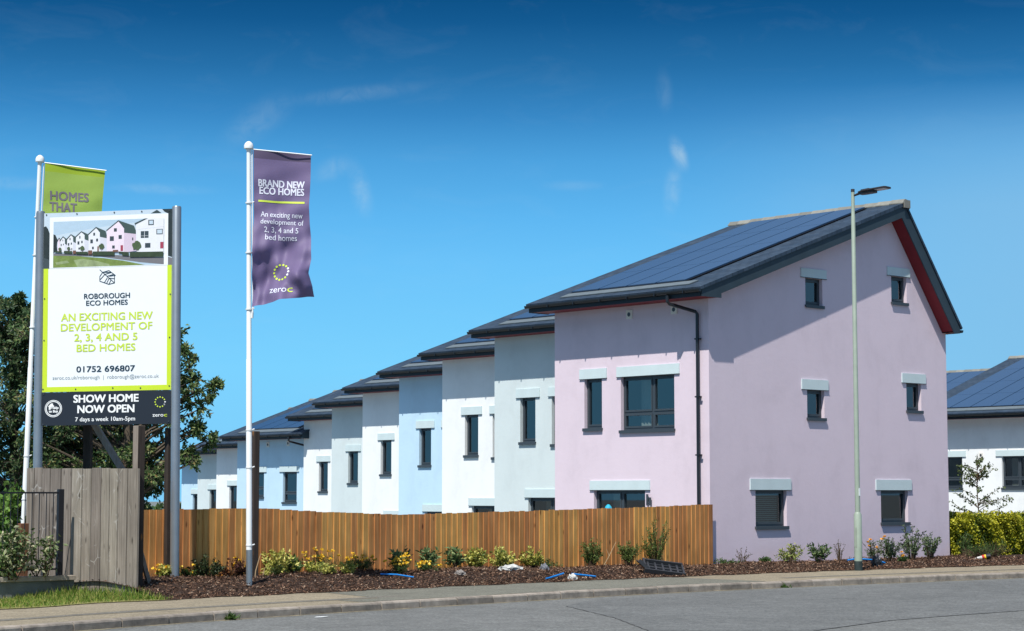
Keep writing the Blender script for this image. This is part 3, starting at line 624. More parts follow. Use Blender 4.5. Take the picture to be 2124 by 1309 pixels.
m_steel = M('galvanised_post', (.27, .31, .34), .38, .5, metal=.55, var=.08, scale=3)
m_panel = M('panel_white', (.80, .84, .86), .5, .4, var=.015, scale=2)
m_lime = M('panel_lime', (.55, .72, .03), .5, .4); m_navy = M('panel_navy', (.013, .02, .032), .5, .4)
m_tlime = M('lime_lettering', (.56, .72, .06), .5); m_tnavy = M('navy_lettering', (.014, .045, .075), .5); m_tgrey = M('thin_grey_lettering', (.22, .29, .32), .5); m_twhite = M('white_lettering', (.85, .88, .88), .5)
SX, SYd = 224., 37.65
sg = thing('billboard', 'tall housing advertisement billboard on two round grey metal posts', 'billboard', (-7.61, 37.65, .05), 0)
sg.rotation_euler = (0, R(-.55), R(-10.5))
def S(dep): return lambda x, y: Vector(((x-SX)*.00962, dep, hz(y, SYd)-.05))
for px in (82, 366):
    mb = MB(); x = (px-SX)*.00962; mb.tube([(x, .03, -.3), (x, .03, hz(437 if px > 200 else 440, SYd)-.03), (x, .03, hz(436, SYd)-.02)], [.085, .085, .075], 20); mb.build('post', m_steel, sg, smooth=True)
def rect(mb, x0, x1, y0, y1, d0, d1):
    a, b = S(0)(x0, y1), S(0)(x1, y0); mb.box(a.x, b.x, d0, d1, a.z, b.z)
mb = MB(); rect(mb, 91, 357.5, 438, 811.3, 0, .03); pn = mb.build('panel', m_panel, sg)
mb = MB()
for r in ((91.2, 101, 553.5, 811), (348.6, 357.3, 553.5, 811), (101, 348.6, 800.5, 811)): rect(mb, *r, -.004, -.0005)
mb.build('lime_border', m_lime, pn)
mb = MB(); rect(mb, 91, 357.5, 812, 881, 0, .03); np_ = mb.build('lower_panel', m_navy, sg)
mb = MB()
for x0, x1 in ((90, 358),):
    for y in (470, 620, 760, 850): rect(mb, x0, x1, y-4, y+4, .032, .07)
mb.build('crossbar', m_steel, sg)
mb = MB()
for x, y in [(96, 441), (160, 441), (238, 441), (295, 441), (352, 441), (94, 616), (355, 614), (94, 703), (354, 703), (93, 805), (161, 806), (238, 805), (295, 806), (354, 803), (94, 815), (353, 876), (94, 878)]:
    c = S(0)(x, y); mb.prism([(c.x+.014*math.cos(i*1.047), c.z+.014*math.sin(i*1.047)) for i in range(6)], lambda p, q, t: Vector((p, t, q)), -.012, 0.)
mb.build('bolts', m_frame, pn)
# the printed picture of a street of gabled houses, as flat coloured shapes
cols = dict(sky=(.42, .56, .68), sky2=(.52, .63, .72), wall=(.74, .76, .80), wall2=(.62, .64, .72), pink=(.78, .68, .77), pink2=(.62, .52, .63), roof=(.035, .06, .065), roof2=(.05, .085, .08), win=(.04, .06, .075), hedge=(.035, .06, .03), grass=(.17, .24, .06), grass2=(.27, .34, .17), road=(.17, .17, .185), brick=(.16, .075, .05), tree=(.07, .11, .05), dark=(.02, .032, .035), frame=(.80, .84, .86), duskg=(.05, .07, .08), door=(.35, .05, .09))
cm = {k: M('print_'+k, c, .5, .4, var=(.25 if k in ('hedge', 'grass', 'tree', 'grass2', 'dark') else .03), scale=9) for k, c in cols.items()}
ck = list(cols); pic = MB(); lay = [.0]
def shp(k, pts):
    lay[0] += .00022; pic.cur = ck.index(k); f = lambda x, y: S(-.0012-lay[0])(90+x/5.95, 430+y/5.95); pic.poly([f(*p) for p in pts])
q4 = lambda a, b, c, d: [(a, b), (c, b), (c, d), (a, d)]
shp('sky2', q4(6, 46, 1596, 735)); shp('duskg', [(6, 600), (80, 610), (80, 735), (6, 735)]); shp('dark', [(6, 215), (30, 205), (55, 240), (78, 300), (78, 620), (6, 600)]); shp('road', [(1540, 630), (1596, 650), (1596, 735), (1540, 735)])
shp('dark', [(1470, 46), (1596, 46), (1596, 640), (1540, 620), (1545, 300), (1540, 100), (1500, 80)]); shp('roof', [(1330, 95), (1405, 52), (1465, 95)])
shp('frame', q4(78, 100, 1545, 735)); shp('sky', q4(125, 155, 1495, 725)); shp('sky2', [(125, 330), (500, 270), (800, 230), (1150, 200), (1150, 420), (125, 520)])
shp('road', [(125, 545), (700, 575), (1000, 600), (1495, 640), (1495, 725), (1200, 690), (700, 605), (125, 580)])
shp('grass', [(125, 575), (400, 588), (750, 625), (1000, 665), (1260, 725), (125, 725)])
shp('grass2', [(380, 640), (480, 625), (640, 650), (820, 700), (830, 725), (430, 725)]); shp('grass2', [(150, 660), (300, 640), (330, 670), (170, 690)])
shp('dark', [(125, 310), (150, 320), (178, 380), (170, 460), (178, 520), (125, 545)])
def gab(x0, xr, x1, x2, ye, yr, yb, yb2, wl='wall', w2='wall2'):     # front gable x0..x1 with ridge at xr, side wall to x2
    shp(w2, [(x1, ye+40), (x2, ye+50), (x2, yb2), (x1, yb)]); shp(wl, [(x0, ye), (xr, yr), (x1, ye-10), (x1, yb), (x0, yb-8)])
    shp('roof2', [(xr, yr-6), (x2-(x2-x1)*.18, yr+(ye-yr)*.62), (x2, ye+30), (x2, ye+62), (x1+4, ye+42), (x1, ye-30)]); shp('roof', [(x0-10, ye+4), (xr, yr-8), (x1+4, ye-30), (x1-3, ye-22), (xr, yr+8), (x0, ye+14)])
def win(*r): 
    for a, b, c, d in r: shp('win', q4(a, b, c, d))
gab(180, 195, 205, 215, 390, 362, 540, 535, 'pink'); gab(210, 245, 268, 300, 390, 345, 540, 535); win((218, 432, 230, 460), (246, 430, 256, 450), (240, 380, 248, 400))
gab(298, 345, 372, 412, 370, 322, 535, 530); win((308, 425, 326, 458), (344, 420, 358, 446), (328, 362, 340, 390), (352, 488, 362, 515))
gab(408, 475, 515, 568, 345, 290, 550, 535); win((428, 408, 452, 448), (475, 402, 492, 432), (450, 342, 464, 374), (440, 485, 458, 510))
gab(566, 658, 705, 792, 320, 244, 560, 545); win((588, 390, 620, 438), (660, 382, 684, 418), (624, 308, 646, 344), (610, 480, 632, 512)); shp('brick', q4(676, 478, 694, 540))
gab(792, 935, 1005, 1155, 280, 172, 565, 550, 'pink', 'pink2'); win((830, 360, 880, 418), (938, 348, 978, 396), (880, 262, 916, 304), (860, 474, 892, 512), (1106, 384, 1120, 418)); shp('door', q4(964, 474, 994, 545))
shp('wall', [(1150, 225), (1290, 155), (1495, 155), (1495, 590), (1160, 560)]); shp('roof', [(1132, 210), (1260, 155), (1300, 155), (1146, 228)]); shp('wall2', [(1160, 285), (1495, 258), (1495, 263), (1160, 290)])
win((1304, 174, 1372, 240), (1212, 310, 1308, 394), (1404, 290, 1482, 356), (1266, 458, 1332, 516)); shp('door', q4(1452, 450, 1492, 530)); shp('wall', q4(1256, 312, 1261, 392)); shp('wall', q4(1214, 366, 1306, 369)); shp('sky2', q4(1316, 184, 1362, 228)); shp('sky2', q4(1414, 298, 1474, 346))
for a, b, c, d in ((150, 518, 235, 545), (262, 520, 365, 558), (415, 535, 560, 574), (620, 540, 890, 598), (985, 555, 1065, 608), (1080, 562, 1490, 632), (940, 550, 1000, 580)): shp('hedge', [(a, b), (c, b+6), (c, d), (a, d-8)])
for a, b, c, d in ((375, 520, 412, 560), (565, 525, 612, 575), (870, 530, 936, 555)): shp('brick', q4(a, b, c, d))
for cx, cy, r in ((212, 498, 20), (320, 492, 20), (490, 495, 28), (730, 480, 34), (1165, 485, 56)):
    shp('tree', [(cx+r*(1+.25*math.sin(i*2.7))*math.cos(i*.449), cy+r*(1+.2*math.cos(i*3.9))*math.sin(i*.449)) for i in range(14)]); shp('brick', q4(cx-2, cy+r*.8, cx+2, cy+r+18))
pic.build('printed_picture', [cm[k] for k in ck], pn)
# leaf and house emblem in thin lines
mb = MB(); lines = [((708, 768), (742, 800)), ((742, 800), (820, 780)), ((820, 780), (900, 842)), ((900, 842), (825, 850)), ((890, 845), (890, 935)), ((890, 935), (820, 950)), ((820, 950), (708, 908)), ((708, 908), (708, 850)), ((708, 850), (742, 800)), ((742, 800), (890, 935)), ((770, 826), (850, 804)), ((798, 850), (880, 828)), ((825, 875), (888, 882)), ((770, 826), (712, 890)), ((800, 870), (765, 928)), ((822, 878), (792, 940)), ((846, 898), (822, 948)), ((742, 800), (848, 803))]
for a, b in lines:
    A_, B_ = [S(-.005)(90+p[0]/5.95, 430+p[1]/5.95) for p in (a, b)]; d = (B_-A_).normalized(); n = Vector((-d.z, 0, d.x))*.0065; A_ -= d*.004; B_ += d*.004
    mb.poly([A_-n, B_-n, B_+n, A_+n])
mb.build('emblem', m_tnavy, pn)
F = S(-.0045)
for s, x0, x1, y0, y1, m, b in [('ROBOROUGH', 176.5, 272, 608, 619, m_tnavy, .022), ('ECO HOMES', 181, 267.5, 622.3, 633, m_tnavy, .022), ('AN EXCITING NEW', 129, 319, 648, 664, m_tlime, .02), ('DEVELOPMENT OF', 128.6, 318.5, 669.3, 685, m_tlime, .02), ('2, 3, 4 AND 5', 157, 288, 691, 709, m_tlime, .02), ('BED HOMES', 162, 284, 713, 728.5, m_tlime, .02), ('01752 696807', 162, 283.5, 758.5, 771, m_tnavy, .024), ('zeroc.co.uk/roborough  |  roborough@zeroc.co.uk', 112.5, 332.5, 777.5, 788, m_tgrey, -.004)]:
    lettering(s, x0, x1, y0, y1, F, m, pn, b)
for s, x0, x1, y0, y1, m, b in [('SHOW HOME', 156.5, 291.5, 818, 834.5, m_twhite, .035), ('NOW OPEN', 165, 283, 839.6, 856.3, m_twhite, .035), ('7 days a week 10am-5pm', 160.8, 284.5, 864.5, 876, m_twhite, .012), ('zero', 320.2, 342.5, 861.0, 866.2, m_twhite, .012), ('c', 343.6, 350, 861.0, 866.2, m_tlime, .012), ('Help', 109.5, 126, 841, 848.2, m_twhite, .035), ('to Buy', 105.5, 125, 848.4, 855.5, m_twhite, .035)]:
    lettering(s, x0, x1, y0, y1, F, m, np_, b)
def ring_dots(cx, cy, r, dr, F, par, n=14):
    for mat, idx in ((m_tlime, [i for i in range(n) if i not in (13, 0, 1)]), (m_twhite, [13, 0, 1])):
        mb = MB()
        for i in idx:
            t = 2*math.pi*i/n; mb.poly([F(cx+r*math.cos(t)+dr*math.cos(k*.785), cy+r*math.sin(t)+dr*math.sin(k*.785)) for k in range(8)])
        mb.build('logo_dots', mat, par)
ring_dots(335.4, 835.8, 10.2, 1.55, F, np_, 12)
mb = MB()
for r0, r1 in ((16.6, 17.9), (13.9, 15.6)):
    for i in range(40):
        t0, t1 = i*math.pi/20, (i+1)*math.pi/20; f = lambda r, t: F(115+r*math.cos(t), 845.6+r*math.sin(t)); mb.poly([f(r0, t0), f(r1, t0), f(r1, t1), f(r0, t1)])
mb.poly([F(*p) for p in [(103.5, 841.5), (110.5, 834.3), (112, 835.6), (112, 834.8), (114, 834.8), (114, 837.6), (117.5, 841.2), (115.5, 841.6), (109.0, 841.6), (109.0, 847.8), (105.5, 847.8), (105.5, 841.5)]])
mb.build('help_badge', m_twhite, np_)
mb = MB(); mb.tube([(-.62, .75, hz(862, 37.9)-.05), (.18, .55, hz(985, 37.9)-.05), (.75, .35, .9)], .075, 4); mb.build('brace', m_post_side, sg)
mb = MB(); mb.box(-.74, -.6, .7, .84, -.1, hz(850, 37.9)); mb.build('back_post', m_dark_wood, sg)

# ================================================================== FLAGS
m_pole = M('white_flagpole', (.80, .83, .82), .35, .5); m_rod = M('flag_fittings', (.75, .78, .78), .4, .5)
def cloth(name, c): 
    m = M(name, c, .6, .35, trans=.22, bump=.12, bscale=35); return m
m_purple = cloth('purple_flag_cloth', (.175, .135, .26)); m_fl = cloth('lime_flag_cloth', (.33, .47, .085)); m_hem = M('flag_hem', (.085, .065, .12), .6)
m_flime = M('flag_lime_print', (.56, .70, .08), .6); m_fwhite = M('flag_white_print', (.66, .68, .78), .6); m_fpurp = M('flag_purple_print', (.16, .14, .17), .6)
def flagpole(label, base, Y, foot, head, clips):
    t = thing('flagpole', label, 'flagpole', base, 0)
    X = lambda px, py: Vector(((px-1062)/4150*Y/(math.cos(R(5.102))-math.sin(R(5.102))*(654.5-py)/4150)-base[0], 0, hz(py, Y)-base[2]))
    a, b = X(*foot), X(*head); L_ = lambda k: a+(b-a)*k
    mb = MB(); mb.tube([a+Vector((0, 0, -.2)), L_(.505), L_(.507), L_(.99)], [.055, .052, .046, .04], 16); po = mb.build('pole', m_pole, t, smooth=True)
    mb = MB(); mb.tube([L_(-.002), L_(.075)], [.0575, .0570], 16); mb.build('base_sleeve', m_steel, po)
    mb = MB(); c = L_(1); mb.tube([c+Vector((0, 0, z-.02)) for z in (-.10, -.06, -.055, 0, .04, .07, .085)], [.045, .045, .085, .088, .07, .04, .006], 18); mb.build('finial', m_rod, po, smooth=True)
    for k in clips: mb = MB(); c = L_(k); mb.tube([c+Vector((0, 0, -.012)), c+Vector((0, 0, .012))], .062, 12); mb.tube([c+Vector((.05, 0, 0)), c+Vector((.10, 0, .02))], .012, 6); mb.build('clip', m_rod, po, smooth=True)
    return t, X, L_
f1, X1, L1 = flagpole('tall white flagpole in the bark bed flying the purple flag', (-4.775, 36.45, .14), 36.45, (517, 1210), (516, 300), (.085, .26, .345, .62, .75, .865))
f2, X2, L2 = flagpole('leaning white flagpole behind the billboard flying the lime flag', (-9.56, 39.3, 0.), 39.3, (43, 1216), (83, 328), (.2, .30, .6, .77, .86))
def flag(X, tl, tr, rt, bl, bottom, amp, ph, bil=0.):
    """returns F(px, py): design units of the printed flag to a point on the blowing cloth"""
    def F(px, py, lift=0.):
        xl = lerp_table(tl, py); xr = lerp_table(rt, py); a = (px-xl)/(xr-xl); top_ = tr[0]+(tr[1]-tr[0])*a; b = (py-top_)/max(1, (lerp_table(bottom, a)-top_))
        p = X(px, py); A_ = amp*(.12+.88*min(1, max(0, b))**1.3)
        y = A_*(.5*math.sin(6.2*a+3.1*b+ph)*(.3+a)+.17*math.sin(15*a-7*b+ph*2)*(.2+b)+.09*math.sin(29*a+13*b-ph)*b+.10*math.sin(41*b+6*a)+.55*math.sin(11.5*b+4.5*a+ph)*(.12+b)+.22*math.sin(25*b-9*a)*b)-.05*a + bil*max(0, b-.3)**1.7
        y += .03*math.exp(-((a-.55+.55*(b-.55))/.09)**2)*min(1, max(0, (b-.3)*3)) - .035*math.exp(-((a-.82+.35*(b-.7))/.06)**2)*min(1, max(0, (b-.45)*3))
        return Vector((p.x, p.y-y-lift, p.z))
    return F
def flag_mesh(name, F, tl, tr, rt, bottom, mats, par, nx=46, ny=96, hem=.045):
    mb = MB(); G = []
    for j in range(ny+1):
        row = []
        for i in range(nx+1):
            a, b = i/nx, j/ny; y0 = tr[0]+(tr[1]-tr[0])*a; py = y0+(lerp_table(bottom, a)-y0)*b; xl, xr = lerp_table(tl, py), lerp_table(rt, py); row.append(F(xl+(xr-xl)*a, py))
        G.append(row)
    mb.v = [tuple(p) for r in G for p in r]
    for j in range(ny):
        for i in range(nx): k = j*(nx+1)+i; mb.f.append([k, k+1, k+nx+2, k+nx+1]); mb.m.append(1 if j/ny < hem else 0)
    return mb.build(name, mats, par, smooth=True)
tl1 = [(300, 526), (640, 526.5)]; tr1 = (311, 321.5); rt1 = [(321, 644.5), (380, 644), (430, 641.5), (465, 643), (515, 647), (540, 648), (570, 643), (597, 651), (620, 653)]; bo1 = [(0, 640), (.12, 636), (.5, 629), (.8, 622), (1, 617)]
fr = thing('banner_flag', 'purple advertising flag with white lettering hanging from the tall flagpole', 'flag', (-4.775, 36.45, .14))
Fl = flag(X1, tl1, tr1, rt1, None, bo1, .30, .6, .7)
fm = flag_mesh('cloth', Fl, tl1, tr1, rt1, bo1, [m_purple, m_hem], fr)
FW = lambda lift: (lambda x, y: Fl(x, y, lift))
# lines of print slope with the top edge of the cloth
sl_ = lambda x, y: y+(x-585)*.05
Ft = lambda x, y: Fl(x, sl_(x, y), .006)
for s, x0, x1, y0, y1, m, b in [('BRAND NEW', 536, 632, 374, 389, m_fwhite, .03), ('ECO HOMES', 538, 631, 389.5, 404.5, m_fwhite, .03), ('An exciting new', 541, 628, 440.5, 455.5, m_fwhite, .005), ('development of', 541, 630, 456, 470, m_fwhite, .005), ('2, 3, 4 and 5', 549, 619.5, 472.5, 486, m_fwhite, .005), ('bed homes', 551.5, 617, 488, 500, m_fwhite, .005)]:
    lettering(s, x0, x1, y0, y1, Ft, m, fr, b, sub=True)
Fz = lambda x, y: Fl(x, y-(x-585)*.04, .006)
lettering('zero', 563.5, 600, 602.5, 612, Fz, m_fwhite, fr, .008, sub=True); lettering('c', 601.5, 612.5, 602.5, 612, Fz, m_flime, fr, .008, sub=True)
mb = MB(); n = 24
for i in range(n):
    x0, x1 = 536+96*i/n, 536+96*(i+1)/n; mb.poly([Ft(x0, 417), Ft(x1, 417), Ft(x1, 421), Ft(x0, 421)])
mb.build('lime_stripe', m_flime, fr)
ring_dots(585.5, 567, 16, 2.4, Fz, fr, 14)
mb = MB(); mb.tube([X1(517, 309), X1(647, 322)], .011, 8); mb.tube([X1(523, 312), X1(524.5, 640)], .013, 8); mb.tube([X1(524, 640), X1(523, 648), X1(522, 660)], [.008, .028, .03], 8); mb.build('rods', m_rod, fr)
tl2 = [(338, 93.5), (640, 78)]; tr2 = (338, 353); rt2 = [(353, 217.5), (437, 210), (520, 212), (640, 214)]; bo2 = [(0, 660), (1, 640)]
fr = thing('banner_flag', 'lime green advertising flag behind the billboard top', 'flag', (-9.56, 39.3, 0.))
F2 = flag(X2, tl2, tr2, rt2, None, bo2, .14, 2.2)
flag_mesh('cloth', F2, tl2, tr2, rt2, bo2, [m_fl, M('lime_flag_hem', (.27, .38, .02), .6)], fr, hem=.05)
for s, x0, x1, y0, y1 in [('HOMES', 103.5, 184, 398, 417), ('THAT', 102, 159.5, 421, 440)]:
    lettering(s, x0, x1, y0, y1, lambda x, y: F2(x, y+(x-144)*.07, .005), m_fpurp, fr, .03, sub=True)
mb = MB(); mb.tube([X2(82, 336), X2(221, 354)], .011, 8); mb.tube([X2(91, 340), X2(76, 660)], .012, 8); mb.build('rods', m_rod, fr)

# ================================================================== STREET LAMP
m_lampg = M('lamp_column_green', (.30, .36, .29), .45, .45, var=.1, scale=3); m_head = M('lamp_head', (.035, .032, .035), .5, .4); m_lens = M('lamp_lens', (.55, .55, .58), .25, .5); m_lbase = M('lamp_base_paint', (.03, .045, .045), .7, var=.3, scale=8)
lp = thing('street_lamp', 'tall pale green street lamp standing in front of the lilac gable', 'street lamp', W(37.53, 29.58, 0), ROTZ)
mb = MB(); mb.tube([(0, 0, .22), (0, 0, 1.30), (0, 0, 1.36)], [.094, .092, .064], 20); bc = mb.build('column_base', m_lampg, lp, smooth=True)
mb = MB(); mb.tube([(0, 0, -.2), (0, 0, .222)], .0955, 20); mb.build('base_band', m_lbase, bc, smooth=True)
mb = MB(); mb.box(-.096, -.07, -.035, .035, .55, 1.0); mb.build('door', m_lampg, bc)
mb = MB(); mb.tube([(0, 0, 1.355), (0, 0, 8.35), (0, 0, 8.36), (0, 0, 8.93)], [.062, .048, .043, .042], 16); cl = mb.build('column', m_lampg, lp, smooth=True)
mb = MB(); mb.tube([(0, 0, 8.93), (0, 0, 9.0)], .045, 16); mb.build('cap', m_head, cl)
T = Matrix.Rotation(R(-62), 4, 'Z')
mb = MB(); mb.box(.02, .066, -.028, .028, 1.74, 1.92, Matrix.Rotation(R(-80), 4, 'Z')); mb.build('number_plate', m_twhite, cl)
HD = Matrix.Translation((0, 0, 8.86)) @ Matrix.Rotation(R(-84), 4, 'Z') @ Matrix.Rotation(R(-3), 4, 'Y')
mb = MB(); mb.tube([HD @ Vector(p) for p in ((.03, 0, -.02), (.14, 0, .0), (.22, 0, .02))], [.022, .03, .035], 10); hb = mb.build('bracket', m_head, lp, smooth=True)
outl = [(.17, .05), (.30, .13), (.42, .17), (.95, .165), (.98, .10), (.98, -.10), (.95, -.165), (.42, -.17), (.30, -.13), (.17, -.05)]
mb = MB(); mb.prism(outl, lambda p, q, t: HD @ Vector((p, q, t)), .02, .055); mb.prism([(.22, .06), (.34, .11), (.60, .12), (.64, .05), (.64, -.05), (.60, -.12), (.34, -.11), (.22, -.06)], lambda p, q, t: HD @ Vector((p, q*(1 if t < .06 else .8), t)), -.035, .02); mb.prism([(.26, .07), (.5, .09), (.5, -.09), (.26, -.07)], lambda p, q, t: HD @ Vector((p, q, t)), .055, .085); hdb = mb.build('lamp_head', m_head, lp, bevel=.008)
mb = MB(); mb.box(.67, .93, -.12, .12, .008, .019, HD); mb.build('lens', m_lens, hdb)

# ================================================================== TREES AND PLANTS
m_bark = M('tree_bark', (.09, .07, .05), .9, var=.3, scale=6, bump=.4, bscale=20)
m_twig = M('twig_brown', (.10, .065, .04), .9)
def leafmat(name, stops, trans=.25, rough=.55): return M(name, stops[0][1], rough, .35, ramp2=stops, trans=trans)
m_treeleaf = leafmat('tree_leaf', [(0, (.03, .065, .024)), (.4, (.075, .145, .045)), (.75, (.17, .24, .08)), (.95, (.29, .32, .13)), (1, (.2, .12, .04))], .35, .45)
m_treeleaf2 = leafmat('dark_tree_leaf', [(0, (.022, .05, .024)), (.5, (.055, .11, .044)), (.85, (.12, .18, .07)), (1, (.21, .23, .10))], .35, .45)
def tree(name, label, loc, clumps, leafm, per, llen, lw, trunk_h, trunk_r, group=None, cat='tree', droop=-.5, tm=None):
    """clumps: (x, y, z, radius) lobes; leaves hang along twigs inside each lobe"""
    t = thing(name, label, cat, loc, 0, group); mb = MB()
    pts = [Vector((0, 0, -.5)), Vector((.03, 0, trunk_h*.4)), Vector((-.04, .03, trunk_h*.75)), Vector((0, 0, trunk_h))]
    mb.tube(pts, [trunk_r*1.2, trunk_r, trunk_r*.75, trunk_r*.3], 9)
    base, dirs, ls = [], [], []
    for (x, y, z, r) in clumps:
        c = Vector((x, y, z)); zz = max(trunk_h*.2, min(trunk_h*.95, z-.5*math.hypot(x, y)-.2)); s = Vector((0, 0, zz)); mid = (s+c)/2+Vector((0, 0, .12))
        mb.tube([s, mid, c], [trunk_r*.32, trunk_r*.2, .012], 5, cap=False)
        nt_ = max(5, int(per/11))
        for k in range(nt_):
            d = Vector(RNG.normal(size=3)); d.z = d.z*.75+.12; d.normalize(); L = r*RNG.uniform(.55, 1.15); e = c+d*L
            mb.tube([c, c+d*L*.5+Vector((0, 0, .03)), e], [.012, .008, .004], 3, cap=False)
            m = 11; q = RNG.uniform(.25, 1.05, m); jit = RNG.normal(size=(m, 3))*r*.1
            for a, j in zip(q, jit):
                base.append(np.array(c+d*L*a)+j); dd = np.array(d)*.6+RNG.normal(size=3)*.55; dd[2] += droop*RNG.random(); dirs.append(dd); ls.append(RNG.uniform(.7, 1.2))
    tr = mb.build('trunk', tm or m_bark, t, smooth=True)
    ls = np.array(ls); leaf_mesh('crown', leafm, np.array(base), np.array(dirs), llen*ls, lw*ls, t)
    return t
rr = random.Random(4)
cl = []
for x, z, r in [(1.25, 5.0, .33), (1.38, 4.65, .3), (1.18, 4.35, .42), (1.5, 4.1, .36), (1.86, 4.25, .26), (1.68, 3.75, .36), (1.3, 3.75, .45), (1.62, 3.25, .34), (1.75, 2.95, .3), (1.35, 3.1, .42), (1.28, 2.65, .38), (1.5, 2.5, .27), (1.05, 2.45, .3), (1.0, 5.4, .4), (.75, 5.8, .5), (.3, 6.2, .6), (-.3, 6.4, .6), (-.9, 5.9, .6), (-1.4, 5.2, .6), (.6, 1.95, .24), (.78, 2.3, .26), (.42, 2.1, .25), (.95, 3.4, .4), (.8, 4.3, .55), (.45, 2.75, .28)]:
    cl.append((x, rr.uniform(-.4, .4), z, r*.8)); cl.append((x*.97+rr.uniform(.0, .22), rr.uniform(-.3, .3), z+rr.uniform(.05, .3), r*.42))
for i in range(120):
    x = rr.uniform(-2.3, .85); z = rr.uniform(2.1, 6.0)
    if x > .2 and z < 4.2 and rr.random() < .75: continue
    if z > 4.6 and rr.random() < .5: continue
    cl.append((x, rr.uniform(-1.0, 1.0), z, rr.uniform(.28, .5)))
tree('broadleaf_tree', 'dark leafy tree behind the billboard, its branches spreading beyond the right post', (-8.78, 46, -.4), [(x, y, z+.4, r) for x, y, z, r in cl], m_treeleaf, 110, .115, .06, 5.2, .14, 'trees behind the billboard')
cl = []
for i in range(150):
    z = rr.uniform(1.0, 6.3); w_ = 1.75*(1-(z-1)/5.9)**.8+.12
    x = rr.uniform(-1, 1); cl.append((x*w_+.25*math.sin(z*2.7), rr.uniform(-.8, .8)*w_, z, .18+.26*(1-z/7)))
for k in range(10): cl.append((.05*k % .1, 0, 5.6+k*.09, .1))
tree('evergreen_tree', 'dark pointed evergreen tree at the left edge behind the leaning flagpole', (-11.62, 46.8, -.4), [(x, y, z+.4, r) for x, y, z, r in cl], m_treeleaf2, 150, .12, .05, 5.8, .12, 'trees behind the billboard', droop=-.2)
cl = [(rr.uniform(-1.6, 1.6), rr.uniform(-.6, .6), rr.uniform(.6, 4.8), rr.uniform(.3, .5)) for _ in range(90)]
tree('broadleaf_tree', 'dark leafy tree between the evergreen and the billboard, behind the flagpole', (-10.1, 47.6, -.4), cl, m_treeleaf2, 150, .13, .07, 4.6, .12, 'trees behind the billboard')
# far trees and a far roof in the gap below the branches
for (x, Y, s, lab) in [(-21.2, 118, 1., 'far rounded green tree low between the post and the tall tree'), (-23.6, 122, .8, 'far small green tree just left of the far rounded one')]:
    cl = [(rr.uniform(-1.5, 1.5)*s, rr.uniform(-1.2, 1.2), rr.uniform(1.2, 3.9)*s, rr.uniform(.5, .8)*s) for _ in range(26)]
    tree('far_tree', lab, (x, Y, -3.3), cl, m_treeleaf, 90, .4, .3, 3*s, .15, 'far trees below the branches')
fh = thing('far_house', 'far grey roofed house just showing above the fence beside the sign post', 'house', (-19.4, 116, -3.7), R(30))
mb = MB(); mb.box(-3, 3, -2, 2, 0, 3.2); fw = mb.build('wall', m_white, fh)
mb = MB(); mb.prism([(-2.3, 3.15), (0, 4.5), (2.3, 3.15)], lambda p, q, t: Vector((t, p, q)), -3.2, 3.2); mb.build('roof', m_slate, fh)

def lm(name, a, b, c, tr=.25): return leafmat(name, [(0, a), (.5, b), (1, c)], tr)
LM = dict(var=lm('variegated_leaf', (.10, .16, .03), (.42, .42, .07), (.72, .66, .22)), var2=lm('mixed_leaf', (.09, .15, .03), (.22, .27, .06), (.5, .48, .15)), green=lm('green_leaf', (.035, .08, .02), (.07, .13, .03), (.12, .19, .05)),
    laurel=lm('laurel_leaf', (.04, .09, .035), (.10, .17, .06), (.26, .33, .13)), dark=lm('dark_shrub_leaf', (.02, .04, .018), (.035, .06, .022), (.08, .10, .03)), red=lm('red_brown_leaf', (.05, .018, .015), (.10, .035, .022), (.17, .09, .03)),
    feather=lm('feathery_leaf', (.055, .10, .02), (.11, .165, .035), (.2, .25, .07)), greyg=lm('grey_green_leaf', (.06, .10, .05), (.12, .18, .085), (.24, .30, .15)), twig=lm('dry_leaf', (.07, .05, .03), (.09, .09, .035), (.14, .12, .06)),
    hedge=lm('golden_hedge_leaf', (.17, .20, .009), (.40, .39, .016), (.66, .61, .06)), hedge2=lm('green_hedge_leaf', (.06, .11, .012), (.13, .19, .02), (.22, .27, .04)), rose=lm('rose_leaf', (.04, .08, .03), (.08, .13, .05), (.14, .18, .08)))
LM['var_low'] = LM['var']; LM['coreopsis'] = LM['green']; LM['low'] = LM['green']; LM['grass'] = LM['green']; LM['greenh'] = LM['green']
m_yel = M('yellow_petal', (.75, .45, .02), .6, ramp2=[(0, (.72, .36, .01)), (.6, (.82, .55, .03)), (1, (.85, .7, .2))], trans=.2)
m_orange = M('rose_petal', (.8, .36, .03), .6, ramp2=[(0, (.75, .25, .01)), (1, (.85, .5, .05))], trans=.2)
